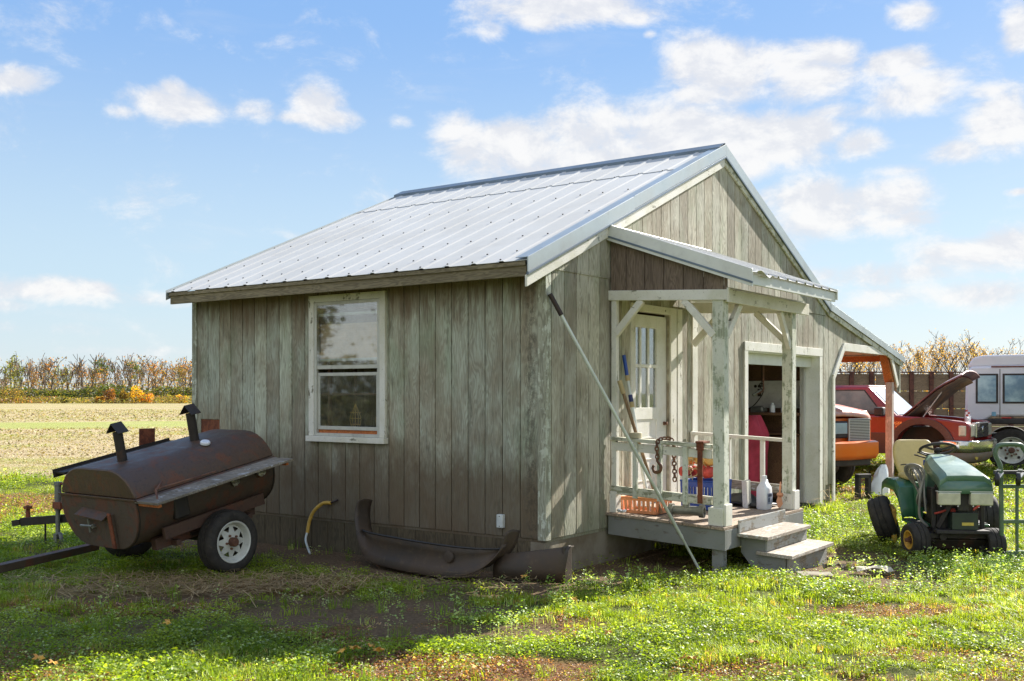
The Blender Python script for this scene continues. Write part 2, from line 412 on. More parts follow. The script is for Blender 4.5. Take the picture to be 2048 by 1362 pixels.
M['rawwood'] = wood('raw_lumber', lin(206,128,72), lin(184,104,56), lin(120,66,36), 'y')
M['rawpost'] = wood('pink_post', lin(206,188,176), lin(190,168,154), lin(150,124,110), 'z', peel=lin(214,190,178), pamt=.2)
M['greywood'] = wood('grey_board', lin(150,142,128), lin(120,112,98), lin(72,64,54), 'x', peel=lin(178,180,180), pamt=.2)
M['galv'] = plain('galvanised_roof', lin(202,202,198), .75, 0, .08, 1.1, dirt=.10)
M['galv_trim'] = plain('galvanised_trim', lin(184,192,192), .38, .45, .12, 2, dirt=.15)
M['galv_dark'] = plain('galvanised_ridge', lin(112,126,138), .45, .5, .12, 2)
M['trim_white'] = plain('white_metal_trim', lin(214,216,208), .45, .1, .08, 2, dirt=.15)
M['screw'] = plain('screw', lin(60,58,54), .5, .5)
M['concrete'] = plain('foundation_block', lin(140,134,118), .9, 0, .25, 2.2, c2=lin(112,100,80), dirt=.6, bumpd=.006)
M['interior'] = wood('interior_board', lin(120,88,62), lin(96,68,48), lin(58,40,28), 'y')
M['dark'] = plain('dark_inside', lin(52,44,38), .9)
M['pegboard'] = plain('white_pegboard', lin(206,204,196), .7, 0, .12, 6, dirt=.4)
M['glass'] = glass('window_glass', base=.14)
M['glass_low'] = glass('lower_pane_glass', base=.03)
M['dooglass'] = glass('door_glass', base=.16)
M['blind'] = plain('blind_slat', lin(226,184,138), .7)
M['alu'] = plain('storm_window_frame', lin(196,196,186), .45, .2, .1, 6, dirt=.25)
M['outlet'] = plain('outlet_box', lin(206,212,210), .5)
M['rust'] = rust('rusty_tank', lin(78,66,54), lin(96,62,46), lin(54,44,36), .7, 4.6, .54)
M['rust_lid'] = rust('rusty_lid', lin(80,62,46), lin(100,62,38), lin(52,44,36), .55, 6.5, .55)
M['rust_dark'] = rust('dark_steel', lin(46,40,34), lin(70,48,36), lin(34,28,24), .7, 4, .6)
M['rust_orange'] = rust('orange_rust', lin(126,70,44), lin(96,52,34), lin(70,40,28), .85, 9, .5)
M['rust_frame'] = rust('rusty_frame', lin(80,58,46), lin(98,62,46), lin(54,42,36), .7, 4, .55)
M['steel_blk'] = rust('sooty_steel', lin(42,38,34), lin(54,46,38), lin(30,27,24), .6, 3, .6)
M['greysteel'] = plain('grey_pipe', lin(132,134,126), .5, .4, .2, 9, dirt=.4)
M['foil'] = plain('foil', lin(214,212,200), .28, .7, .3, 60, bumpd=.02)
M['tyre'] = plain('tyre_rubber', lin(52,49,45), .85, 0, .25, 12, dirt=.4, bumpd=.002)
M['rim_white'] = plain('white_rim', lin(206,208,198), .45, .1, .12, 6, dirt=.35)
M['rim_yellow'] = plain('yellow_rim', lin(206,162,62), .5, 0, .2, 8, dirt=.4)
M['hub'] = rust('hub', lin(92,60,44), lin(120,84,60), lin(50,36,28), .7, 12)
M['blackplastic'] = plain('black_plastic', lin(58,50,42), .6, 0, .3, 4, c2=lin(74,60,46), dirt=.7, bumpd=.004)
M['blackplastic2'] = plain('black_rubber', lin(36,35,34), .4, 0, .2, 5, dirt=.15)
M['green'] = paint('tractor_green', lin(38,92,60), lin(66,112,86), .42, .5, 3)
M['green_hood'] = paint('glare_hood_green', lin(82,116,98), lin(124,150,134), .3, .6, 2.2)  # green lightened to stand in for the sun glare on the hood
M['green_cart'] = paint('cart_green', lin(72,98,74), lin(96,112,88), .5, .5, 6)
M['seat'] = plain('tractor_seat_vinyl', lin(206,186,126), .5, 0, .12, 5, dirt=.2)
M['red'] = paint('pickup_red', lin(128,20,26), lin(168,40,32), .25, .5, 1.5)
M['red_dark'] = paint('pickup_lower_grey', lin(66,44,44), lin(92,64,60), .45, .4, 3)
M['hood_in'] = rust('hood_underside', lin(96,78,68), lin(140,110,84), lin(74,46,40), .6, 3.5, .5)
M['hood_dull'] = paint('hood_edge_red', lin(104,42,38), lin(150,96,84), .4, .7, 3)
M['orange'] = paint('orange_paint', lin(222,104,24), lin(214,128,52), .25, .35, 2)
M['chrome'] = plain('chrome', lin(206,206,204), .16, .9, .1, 6, dirt=.35)
M['lens'] = plain('headlight_lens', lin(206,204,186), .12, .1, .15, 9, coat=.8)
M['amber'] = plain('amber_lens', lin(214,190,96), .2)
M['white_truck'] = paint('truck_white', lin(206,208,216), lin(186,188,198), .4, .4, 2)
M['truck_blk'] = plain('truck_black', lin(48,44,44), .6, 0, .2, 4, dirt=.3)
M['fence'] = wood('fence_board', lin(150,128,106), lin(124,104,86), lin(84,68,56), 'x')
M['fencepost'] = rust('fence_post_rust', lin(96,54,44), lin(72,42,36), lin(56,34,30), .8, 6)
M['pole_white'] = plain('painted_pole', lin(214,220,214), .4, .2, .1, 5, dirt=.2)
M['pole_tip'] = plain('pole_grip', lin(58,44,40), .6)
M['blueplastic'] = plain('blue_plastic', lin(30,74,160), .4)
M['navyplastic'] = plain('navy_plastic', lin(34,46,104), .4)
M['tan'] = plain('tan_collar', lin(186,166,120), .6)
M['broom'] = wood('broom_handle', lin(150,126,96), lin(132,106,78), lin(90,68,48), 'z')
M['orangeplastic'] = plain('orange_plastic', lin(222,150,104), .5, 0, .12, 5, dirt=.2)
M['jug'] = plain('white_jug', lin(226,230,234), .35, 0, .06, 5, dirt=.12)
M['jug_label'] = plain('jug_label', lin(150,160,178), .5)
M['print'] = plain('dark_print', lin(60,72,92), .6)
M['tape'] = plain('tape_roll', lin(186,178,150), .6)
M['redbag'] = plain('faded_red_canvas', lin(176,46,72), .75, 0, .25, 4, bumpd=.004)
M['yellow'] = plain('yellow_hose', lin(206,168,74), .5, 0, .15, 12, dirt=.2)
M['ochre'] = plain('ochre_float', lin(212,168,92), .5, 0, .2, 8)
M['redplastic'] = plain('red_bundle', lin(196,72,62), .6, 0, .3, 14)
M['propeller'] = plain('orange_blade', lin(214,150,112), .4, .1)
M['cable'] = plain('grey_cable', lin(146,144,134), .5)
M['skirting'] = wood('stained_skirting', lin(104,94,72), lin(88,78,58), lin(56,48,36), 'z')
M['paper'] = plain('scrap', lin(206,196,180), .8, 0, .2, 12, dirt=.3)
M['leaf'] = plain('fallen_leaf', lin(214,170,70), .7, 0, .3, 20, c2=lin(190,134,70))
M['battery'] = plain('battery_case', lin(44,56,50), .4)
M['plate_blue'] = plain('blue_sticker', lin(120,170,196), .5)
M['veg'] = vcol('plants', .48, .52, .38)
M['soil'] = vcol('soil', .95, 0, .1, True)
M['stalk'] = vcol('stalks', .8, .15, .15)
M['bark'] = plain('bark', lin(112,100,88), .9, 0, .3, 3)
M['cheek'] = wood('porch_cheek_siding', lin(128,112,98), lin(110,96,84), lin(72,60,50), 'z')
M['carglass'] = plain('car_side_glass', lin(70,74,78), .06, 0, .2, 1.5, c2=lin(120,120,116), coat=.6)
M['windshield'] = plain('dusty_windshield', lin(196,204,208), .12, 0, .1, 2, coat=.6)
M['truckglass'] = plain('cab_glass', lin(168,196,204), .08, 0, .2, 2.2, c2=lin(96,130,154), coat=.6)
M['valance'] = plain('grey_valance', lin(112,104,94), .6, 0, .15, 4, c2=lin(120,96,74), dirt=.4)
M['hood_orange'] = paint('sun_bleached_hood', lin(190,120,96), lin(206,196,190), .25, .9, 1.6)
M['lens_blue'] = plain('headlight_glass', lin(150,176,190), .08, 0, .1, 3, coat=.8)
# ---------------------------------------------------------------- ground sheet and what grows on it
def ss(x, a, b):
    t = np.clip((x-a)/(b-a), 0, 1); return t*t*(3-2*t)
def ab_of(x, y):
    dx = x - C0.x; dy = y - C0.y
    return dx*EA.x + dy*EA.y, dx*EB.x + dy*EB.y
def blob(x, y, cx, cy, rx, ry, n=0.0, ang=0.0):
    dx = x-cx; dy = y-cy; c, s_ = math.cos(ang), math.sin(ang)
    u = (dx*c+dy*s_)/rx; v = (-dx*s_+dy*c)/ry
    return 1 - ss(np.sqrt(u*u+v*v) + n, .75, 1.15)
def zones(x, y):
    """weights of bare dirt, reddish weed, straw and the kind of green at each ground point"""
    n1 = fbm(x, y, .9, 3); n2 = fbm(x, y, 2.6, 9); a, b = ab_of(x, y); e = (n2-.5)*1.0
    dirt = np.maximum.reduce([
        (1-ss(-b + e*.9, .55, 1.25))*(b < .3)*ss(-a, -1.0, -.2)*(1-ss(-a, 4.6, 5.6)),
        blob(x, y, 3.15, 9.75, .85, 1.15, e)*1.1, blob(x, y, -1.25, 7.75, 1.25, .45, e)*.9, blob(x, y, -.4, 7.15, .9, .22, e)*.85, blob(x, y, -2.3, 8.25, 1.3, .28, e)*.8, blob(x, y, -2.6, 7.35, .8, .25, e)*.7, blob(x, y, -.6, 8.4, .9, .3, e)*.6,
        blob(x, y, 2.0, 7.9, .5, .22, e)*.6, blob(x, y, 1.0, 9.9, 1.1, 1.2, e, .6)*.9,
        ss(n1*.6+n2*.4, .60, .70)*.55])
    red = np.maximum.reduce([blob(x, y, -.35, 6.15, 1.0, .38, e), blob(x, y, 2.85, 7.75, .75, .28, e), blob(x, y, 1.3, 6.0, .5, .2, e), blob(x, y, 2.6, 6.4, .5, .16, e)*.8,
        blob(x, y, -2.9, 8.0, 1.1, .35, e)*.8, blob(x, y, -.6, 7.0, 1.0, .2, e)*.7,
        ss(fbm(x, y, .7, 31), .57, .66)*.75*(y < 30),
        ss(y+n1*1.2-.6, 13.6, 14.4)*(1-ss(y+n1*1.2-.6, 16.2, 17.2))*(x < -2.5)*.95])
    straw = np.maximum(blob(x, y, -3.1, 8.75, 1.2, .5, e), blob(x, y, -2.2, 8.9, .8, .35, e)*.7)
    field = (x < -1.0)*1.0*ss(y + .06*x + (n1-.5)*1.5, 18.6, 20.2)
    strip = ss(y - .34*(x+22)*1.0, 46, 47.5)*(1-ss(y - .34*(x+22), 58, 61))
    lgreen = fbm(x, y*2.2, .25, 77)
    return dirt, red, straw, field, strip, n1, n2, lgreen
def gcol(x, y):
    dirt, red, straw, field, strip, n1, n2, lg = zones(x, y)
    c = lambda r, g, b: np.array(lin(r, g, b)[:3])
    def mx(A, B, t): return A*(1-t[:, None]) + B*t[:, None]
    n = len(x)
    col = np.tile(c(78, 84, 42), (n, 1)); col = mx(col, np.tile(c(104, 110, 54), (n, 1)), ss(n1, .4, .6))
    col = mx(col, np.tile(c(130, 96, 68), (n, 1)), red*.8)
    col = mx(col, np.tile(c(150, 130, 92), (n, 1)), straw*.8)
    col = mx(col, np.tile(c(116, 98, 78), (n, 1)), np.clip(dirt*1.1, 0, 1))
    # crop field with stubble, long swaths run away to the right
    tan = np.tile(c(172, 158, 126), (n, 1))
    tan = mx(tan, np.tile(c(150, 150, 84), (n, 1)), ss(lg, .46, .66)*.7)
    tan = mx(tan, np.tile(c(150, 130, 100), (n, 1)), ss(fbm(x, y*3, .5, 5), .55, .7)*.5)
    rows = (np.sin((y - .18*x)*2.1)*.5+.5)*(y > 60)*.25
    tan = mx(tan, np.tile(c(140, 134, 84), (n, 1)), rows)
    tan = mx(tan, np.tile(c(146, 160, 84), (n, 1)), strip*.6)
    tan = mx(tan, np.tile(c(150, 140, 88), (n, 1)), ss(y, 150, 175))
    col = mx(col, tan, field)
    return col
def make_ground():
    def axis(lo, fine0, fine1, step, hi, g):
        v = list(np.arange(fine0, fine1, step)); d = step; t = fine1
        while t < hi: v.append(t); d *= g; t += d
        v.append(hi); d = step; t = fine0; w = []
        while t > lo: d *= g; t -= d; w.append(max(t, lo))
        return np.array(sorted(set(w)) + v)
    xs = axis(-1600, -9, 9, .07, 1600, 1.045); ys = axis(-1500, 4.5, 16, .07, 2500, 1.016)
    X, Y = np.meshgrid(xs, ys); n, m = X.shape
    x, y = X.ravel(), Y.ravel(); a, b = ab_of(x, y)
    z = (fbm(x, y, 1.3, 51)-.5)*.07 + (fbm(x, y, 7, 52, 2)-.5)*.018
    flat = np.maximum((a < .35)*(a > -5.2)*(b > -.35)*(b < 11.2), 0)*1.0
    z = z*(1-flat*.8)*(1-ss(np.abs(y), 30, 60)) - .012
    d, r, s_, f, st, n1, n2, lg = zones(x, y); z = z - d*.015
    me = bpy.data.meshes.new('ground'); N = n*m
    me.vertices.add(N); me.vertices.foreach_set('co', np.stack([x, y, z], 1).astype(np.float32).ravel())
    i = np.arange(N).reshape(n, m); q = np.stack([i[:-1, :-1], i[:-1, 1:], i[1:, 1:], i[1:, :-1]], -1).reshape(-1, 4)
    me.loops.add(q.size); me.loops.foreach_set('vertex_index', q.ravel().astype(np.int32))
    me.polygons.add(len(q)); me.polygons.foreach_set('loop_start', np.arange(0, q.size, 4, dtype=np.int32))
    at = me.attributes.new('Col', 'FLOAT_COLOR', 'POINT')
    at.data.foreach_set('color', np.concatenate([gcol(x, y), np.ones((N, 1))], 1).astype(np.float32).ravel())
    me.update(); me.validate(); me.polygons.foreach_set('use_smooth', np.ones(len(q), bool)); me.materials.append(M['soil'])
    o = bpy.data.objects.new('ground', me); COL.objects.link(o); tag(o, kind='structure')
    return o
make_ground()

def quads_mesh(name, V, Cc, mat):
    """V (F,4,3) quads, Cc (F,3) colours -> one mesh"""
    F_ = len(V); me = bpy.data.meshes.new(name)
    me.vertices.add(F_*4); me.vertices.foreach_set('co', V.reshape(-1).astype(np.float32))
    me.loops.add(F_*4); me.loops.foreach_set('vertex_index', np.arange(F_*4, dtype=np.int32))
    me.polygons.add(F_); me.polygons.foreach_set('loop_start', np.arange(0, F_*4, 4, dtype=np.int32))
    at = me.attributes.new('Col', 'FLOAT_COLOR', 'FACE')
    at.data.foreach_set('color', np.concatenate([Cc, np.ones((F_, 1))], 1).astype(np.float32).ravel())
    me.update(); me.materials.append(mat)
    o = bpy.data.objects.new(name, me); COL.objects.link(o); return o
def leaf_quads(cen, size, tilt, r):
    """random small leaf quads about centres cen (n,3)"""
    n = len(cen); yaw = r.uniform(0, 2*PI, n); t = r.uniform(0, tilt, n)
    u = np.stack([np.cos(yaw), np.sin(yaw), np.zeros(n)], 1)
    w = np.stack([-np.sin(yaw)*np.cos(t), np.cos(yaw)*np.cos(t), np.sin(t)], 1)
    s_ = size*r.uniform(.6, 1.25, n)[:, None]; k = s_*r.uniform(.55, .9, n)[:, None]
    return np.stack([cen-u*s_*.5, cen+w*k*.5, cen+u*s_*.5, cen-w*k*.5], 1)
def blades(n, h, w, spread, r, bend=.5):
    out = []
    for i in range(n):
        x, y = r.normal(0, spread, 2); hh = h*r.uniform(.5, 1.15); ya = r.uniform(0, 2*PI); d = np.array([math.cos(ya), math.sin(ya), 0]); s_ = np.array([-d[1], d[0], 0])*w*r.uniform(.7, 1.2)
        p0 = np.array([x, y, 0]); b_ = bend*r.uniform(.2, 1.2)
        p1 = p0 + d*hh*b_*.3 + np.array([0, 0, hh*.6]); p2 = p0 + d*hh*b_ + np.array([0, 0, hh*(1-.3*b_)])
        out.append([p0-s_*.5, p0+s_*.5, p1+s_*.4, p1-s_*.4]); out.append([p1-s_*.4, p1+s_*.4, p2+s_*.05, p2-s_*.05])
    return np.array(out)
def scatter(tm, P, sc_, cols, r, jit=.25):
    """replicate templates tm at points P (n,3) with scales and colours (n,3)"""
    n = len(P); k = r.integers(0, len(tm), n); Vs = []; Cs = []
    ang = r.uniform(0, 2*PI, n); ca, sa = np.cos(ang), np.sin(ang)
    for j, T in enumerate(tm):
        I = np.where(k == j)[0]
        if not len(I): continue
        T_ = T[None]*sc_[I][:, None, None, None]
        X = T_[..., 0]*ca[I][:, None, None] - T_[..., 1]*sa[I][:, None, None]
        Y = T_[..., 0]*sa[I][:, None, None] + T_[..., 1]*ca[I][:, None, None]
        V = np.stack([X, Y, T_[..., 2]], -1) + P[I][:, None, None, :]
        V = V.reshape(-1, 4, 3); c = np.repeat(cols[I], len(T), 0)
        c = c*r.uniform(1-jit, 1+jit, (len(c), 1))*r.uniform(.93, 1.07, c.shape)
        Vs.append(V); Cs.append(c)
    return np.concatenate(Vs), np.concatenate(Cs)
def free(x, y):
    """False inside the shed, under the wheels' footprints etc."""
    a, b = ab_of(x, y)
    ins = (a < .04)*(a > -4.9)*(b > -.02)*(b < 7.3)
    step = (a > 1.1)*(a < 1.75)*(b > 1.25)*(b < 2.45)
    return ~(ins | step)
def make_plants():
    r = np.random.default_rng(5)
    clover = [leaf_quads(np.stack([r.normal(0, .034, k), r.normal(0, .034, k), r.uniform(.006, .062, k)], 1), .0165, 1.2, r) for k in (20, 24, 18, 26, 22, 20)]
    weed = [leaf_quads(np.stack([r.normal(0, .03, k), r.normal(0, .03, k), r.uniform(.004, .03, k)], 1), .014, 1.2, r) for k in (18, 16, 20, 18)]
    grass = [blades(14, .062, .0048, .022, r, .8) for _ in range(6)]
    def sprig():
        h = r.uniform(.10, .19); st = blades(1, h, .003, .002, r, .15)
        c = np.stack([r.normal(0, .02, 16), r.normal(0, .02, 16), h*r.uniform(.35, 1.05, 16)], 1)
        return np.concatenate([st, leaf_quads(c, .020, 1.0, r)])
    sprigs = [sprig() for _ in range(5)]
    Vs, Cs = [], []
    def pts(y0, y1, dens, mar=2.4):
        A_ = (y1-y0)*((y0+y1)*.49+2*mar); n = int(A_*dens)
        y = r.uniform(y0, y1, n*2); x = r.uniform(-1, 1, n*2)*(y1*.49+mar); k = np.abs(x) < y*.49+mar
        x, y = x[k][:n], y[k][:n]; k = free(x, y); return x[k], y[k]
    c = lambda *a: np.array(lin(*a)[:3])
    for (y0, y1, dens, s0) in ((4.8, 6.5, 900, 1.0), (6.5, 8.2, 700, 1.0), (8.2, 10.5, 480, 1.05), (10.5, 13.5, 260, 1.25), (13.5, 18, 120, 1.6), (18, 26, 55, 2.2), (26, 40, 22, 3.0)):
        x, y = pts(y0, y1, dens)
        d, red, st, f, sp, n1, n2, lg = zones(x, y); u = r.uniform(0, 1, len(x)); a, b = ab_of(x, y)
        gap = ss(fbm(x, y, 4.5, 140, 3), .50, .68)*.85
        keep = (u > np.clip(d*1.05 + st*.6 + gap, 0, .97)) & (f < .5)
        x, y, red, n1, n2, d, lg, st = x[keep], y[keep], red[keep], n1[keep], n2[keep], d[keep], lg[keep], st[keep]
        z = (fbm(x, y, 1.3, 51)-.5)*.07 + (fbm(x, y, 7, 52, 2)-.5)*.018 - .012
        P = np.stack([x, y, z], 1); u = r.uniform(0, 1, len(x))
        isred = u < red*.9
        gm = fbm(x, y, 1.6, 88); isg = (~isred) & (gm + r.normal(0, .06, len(x)) > .565)
        isc = ~(isred | isg)
        vig = .8+.5*fbm(x, y, .8, 12)
        h = s0*(.45+1.1*fbm(x, y, 2.6, 66))*vig
        # brightness patches of the green, straw-yellow tips here and there
        tone = fbm(x, y, 3.1, 41)
        gc = c(98, 128, 30)[None]*(1-tone[:, None]) + c(162, 176, 56)[None]*tone[:, None]
        pale = r.uniform(0, 1, len(x)) < .16; gcl = gc.copy(); gcl[pale] = c(182, 196, 128)
        dry = r.uniform(0, 1, len(x)) < .06; gcl[dry] = c(186, 160, 108)
        cc_ = c(88, 120, 32)[None]*(1-tone[:, None]) + c(164, 180, 64)[None]*tone[:, None]
        pl = r.uniform(0, 1, len(x)) < .10; cc_[pl] = c(186, 202, 150)
        rr = c(126, 92, 72)[None]*(1-tone[:, None]) + c(168, 124, 108)[None]*tone[:, None]
        gr = r.uniform(0, 1, len(x)) < .20; rr[gr] = c(128, 136, 60); gr = r.uniform(0, 1, len(x)) < .12; rr[gr] = c(206, 180, 160)
        lum = (.66 + .68*fbm(x, y, .55, 301, 3))[:, None]; gc = gc*0 + gcl*lum; cc_ = cc_*lum
        for msk, tm, co, s_ in ((isg, grass, gcl, h), (isc, clover, cc_, h), (isred, weed, rr, h)):
            if msk.any():
                V, C_ = scatter(tm, P[msk], s_[msk], co[msk], r); Vs.append(V); Cs.append(C_)
    # taller pale sprigs: along the lit edge and the bed before the tractor and cart
    # scattered taller grass tufts break the even height
    tall = [blades(16, .13, .005, .02, r, .7) for _ in range(4)]
    x = r.uniform(-6, 7, 900); y = r.uniform(5.0, 14, 900); k = free(x, y) & (fbm(x, y, 1.1, 200) > .5); x, y = x[k], y[k]
    co = c(112, 138, 44)[None]*r.uniform(.7, 1.3, (len(x), 1)); dr_ = r.uniform(0, 1, len(x)) < .05; co[dr_] = c(168, 154, 110)
    V, C_ = scatter(tall, np.stack([x, y, np.full(len(x), -.02)], 1), r.uniform(.5, 1.1, len(x)), co, r); Vs.append(V); Cs.append(C_)
    for (cx, cy, rx, ry, n) in ((.75, 8.75, .6, .25, 50), (-.1, 7.2, .35, .25, 40), (.3, 7.7, .9, .5, 60), (4.3, 9.4, 1.1, .55, 420), (2.9, 8.5, 1.2, .5, 130), (-1.0, 7.6, 1.6, .7, 40), (3.4, 11.6, 1.3, .8, 160), (3.6, 12.9, .8, .8, 120)):
        x = r.normal(cx, rx*.6, n); y = r.normal(cy, ry*.6, n); k = free(x, y); x, y = x[k], y[k]
        P = np.stack([x, y, np.full(len(x), -.03)], 1); co = np.tile(c(176, 200, 130), (len(x), 1)); g = r.uniform(0, 1, len(x)) < .35; co[g] = c(120, 156, 66)
        V, C_ = scatter(sprigs, P, r.uniform(.7, 1.15, len(x)), co, r); Vs.append(V); Cs.append(C_)
    o = quads_mesh('ground_cover', np.concatenate(Vs), np.concatenate(Cs), M['veg'])
    tag(o, 'bright green clover, grass and reddish low weeds covering the yard', 'ground cover', kind='stuff')
    # dead stalks by the smoker and stubble litter on the crop field
    Vs, Cs = [], []
    x = np.concatenate([r.normal(-3.0, .75, 1500), r.normal(-2.0, .6, 500), r.uniform(-2.2, .2, 260), r.normal(3.9, .7, 420)]); y = np.concatenate([r.normal(8.75, .32, 1500), r.normal(8.8, .25, 500), r.normal(8.75, .22, 260), r.normal(15.2, .5, 420)])
    k = free(x, y); x, y = x[k], y[k]; n = len(x); ln = r.uniform(.06, .26, n); ya = r.uniform(0, PI, n); z0 = r.uniform(.005, .05, n) + (y > 14)*r.uniform(0, .22, n)
    d = np.stack([np.cos(ya), np.sin(ya), r.normal(0, .12, n)], 1)*ln[:, None]*.5; s_ = np.stack([-np.sin(ya), np.cos(ya), np.zeros(n)], 1)*.0035; p = np.stack([x, y, z0], 1)
    Vs.append(np.stack([p-d-s_, p-d+s_, p+d+s_, p+d-s_], 1)); Cs.append(np.tile(c(172, 150, 112), (n, 1))*r.uniform(.6, 1.2, (n, 1)))
    o = quads_mesh('dry_stalks', np.concatenate(Vs), np.concatenate(Cs), M['stalk']); tag(o, 'loose dry tan stalks lying in the shade before the smoker', 'straw', kind='stuff')
    Vs, Cs = [], []
    for (y0, y1, dens, s0) in ((18.5, 26, 130, .045), (26, 38, 60, .065), (38, 60, 24, .09), (60, 100, 7, .14)):
        n = int((y1-y0)*(y0+y1)*.5*.36*dens); y = r.uniform(y0, y1, n); x = -r.uniform(.12, .56, n)*y
        dd, red, st, f, sp, n1, n2, lg = zones(x, y); k = (f > .4) & (sp < .5); x, y, lg = x[k], y[k], lg[k]; n = len(x)
        V = leaf_quads(np.stack([x, y, r.uniform(.0, s0*.7, n)], 1), s0, 1.3, r)
        u = r.uniform(0, 1, n); co = np.where((u < .72)[:, None], c(184, 170, 138)[None], c(140, 122, 98)[None]); co = np.where((u > .95-.25*ss(lg, .5, .62))[:, None], c(150, 156, 84)[None], co)
        Vs.append(V); Cs.append(co*r.uniform(.8, 1.12, (n, 1)))
    o = quads_mesh('field_stubble', np.concatenate(Vs), np.concatenate(Cs), M['stalk']); tag(o, 'pale tan stubble and leaf litter on the harvested field', 'stubble', kind='stuff')
make_plants()
# ---------------------------------------------------------------- the shed (root at its near corner; local x = out of the gable wall, y = along it)
shed = thing('shed', C0, -TH, 'weathered grey plank shed with metal roof, side porch and open carport', 'shed')
RZ, RB, SL = 4.45, 3.65, .43                    # ridge height, ridge position along y, roof slope
def roof_z(b): return RZ - SL*abs(b-RB) if b <= 7.2 else RZ - SL*3.55 - .178*(b-7.2)
def wall_pieces(mb, plane, t0, t1, spans, holes, off, per, gw=.0045, z_cut=None):
    """boards (or a plain sheet if per is None) covering spans [(s0,s1,bot,top)], minus rectangular holes"""
    for (s0, s1, bot, top) in spans:
        cuts = {s0, s1}
        if per:
            k = math.ceil((s0-off)/per)
            while off+k*per < s1: cuts.add(off+k*per); k += 1
        for h in holes:
            for q in (h[0], h[1]):
                if s0 < q < s1: cuts.add(q)
        if callable(top) and s0 < RB < s1 and plane == 'B': cuts.add(RB)
        cuts = sorted(cuts)
        for u0, u1 in zip(cuts, cuts[1:]):
            def isg(q): return per and abs((q-off)/per - round((q-off)/per)) < 1e-4
            v0 = u0 + (gw if isg(u0) else 0); v1 = u1 - (gw if isg(u1) else 0)
            if v1-v0 < .004: continue
            f = lambda F_, s: F_(s) if callable(F_) else F_
            mid = (u0+u1)/2; hz = sorted([(h[2], h[3]) for h in holes if h[0]-1e-6 <= mid <= h[1]+1e-6])
            lo0, lo1 = f(bot, v0), f(bot, v1); segs = []
            for (a_, c_) in hz:
                if a_ > min(lo0, lo1): segs.append((lo0, lo1, a_, a_))
                lo0, lo1 = max(c_, lo0), max(c_, lo1)
            segs.append((lo0, lo1, f(top, v0), f(top, v1)))
            for (b0, b1, c0, c1) in segs:
                if c0-b0 < .005 and c1-b1 < .005: continue
                if plane == 'A': P = lambda s, t, z: (s, -t, z)
                else: P = lambda s, t, z: (t, s, z)
                vs = [P(v0, t0, b0), P(v1, t0, b1), P(v1, t0, c1), P(v0, t0, c0), P(v0, t1, b0), P(v1, t1, b1), P(v1, t1, c1), P(v0, t1, c0)]
                mb.add(vs, [(0,1,2,3), (7,6,5,4), (0,4,5,1), (1,5,6,2), (2,6,7,3), (3,7,4,0)])
rt = lambda b: roof_z(b) - .035
# long wall (plane y = 0)
win = (-2.86, -1.935, 1.13, 2.585)
mb = MB(); hA = [win, (-4.735, -4.409, .95, 1.305)]
wall_pieces(mb, 'A', 0, .012, [(-4.80, -.06, .31, 2.70)], hA, -.259, .1975)
wall_pieces(mb, 'A', -.02, .0, [(-4.85, 0, .28, 2.70)], [win], 0, None)
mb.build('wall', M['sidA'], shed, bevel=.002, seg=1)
MB().box(-4.733, -4.411, -.004, -.0015, .96, 1.30).build('bare_sheathing', M['rust_orange'], shed, label='rusty brown patch where the siding is missing')
# gable wall (plane x = 0)
mb = MB(); door = (1.58, 2.33, .40, 2.42); gar = (4.34, 6.90, -.1, 2.13)
def car_bot(b):
    return np.interp(b, [7.44, 7.92, 10.25, 10.69, 10.83], [1.85, 2.30, 2.29, 1.75, 1.60])
def seam(b): return 2.70 if b < 7.3 else 9
wall_pieces(mb, 'B', 0, .012, [(.06, 4.3, .31, 2.70), (4.3, 7.15, .08, 2.70), (7.15, 7.44, .28, rt)], [door, gar], .087, .2055)
wall_pieces(mb, 'B', .003, .019, [(.02, 7.15, 2.706, rt)], [], .087, .2055)
wall_pieces(mb, 'B', 0, .012, [(7.44, 7.92, car_bot, rt), (7.92, 10.25, 2.295, rt), (10.25, 10.69, car_bot, rt), (10.69, 10.83, 1.62, rt)], [], .087, .2055)
wall_pieces(mb, 'B', -.02, 0, [(0, 7.15, .28, rt), (7.15, 7.44, .28, rt), (7.44, 7.92, car_bot, rt), (7.92, 10.25, 2.295, rt), (10.25, 10.69, car_bot, rt), (10.69, 10.83, 1.62, rt)], [door, gar], 0, None)
mb.box(.012, .020, .06, 4.3, 2.696, 2.706)
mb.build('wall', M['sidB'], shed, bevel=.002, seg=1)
mb = MB()
wall_pieces(mb, 'B', -4.85, -4.83, [(0, 7.2, .25, rt)], [], 0, None); mb.box(-4.85, 0, 7.19, 7.21, .05, 2.87)
mb.build('wall', M['sidB'], shed)
# corner boards
for bx in ((-.062, .0125, -.024, -.0125, .30, 2.64), (.0127, .024, -.024, .062, .30, 2.70), (-4.875, -4.795, -.026, -.0127, .30, 2.64), (-4.875, -4.852, -.0125, .06, .30, 2.64), (.0125, .03, 10.79, 10.845, 1.60, 2.26)):
    MB().box(*bx).build('corner_board', M['corner'], shed, bevel=.003)
# foundation
mb = MB(); k = -4.86
while k < -.02: mb.box(k+.003, min(k+.236, -.016), .002, .16, -.15, .285); k += .24
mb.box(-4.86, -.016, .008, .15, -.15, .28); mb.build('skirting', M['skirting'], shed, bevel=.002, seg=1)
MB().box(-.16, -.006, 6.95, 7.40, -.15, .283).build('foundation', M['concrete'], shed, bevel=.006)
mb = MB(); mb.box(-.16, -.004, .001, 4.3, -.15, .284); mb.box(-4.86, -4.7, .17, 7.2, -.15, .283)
mb.build('foundation', M['concrete'], shed, bevel=.006)
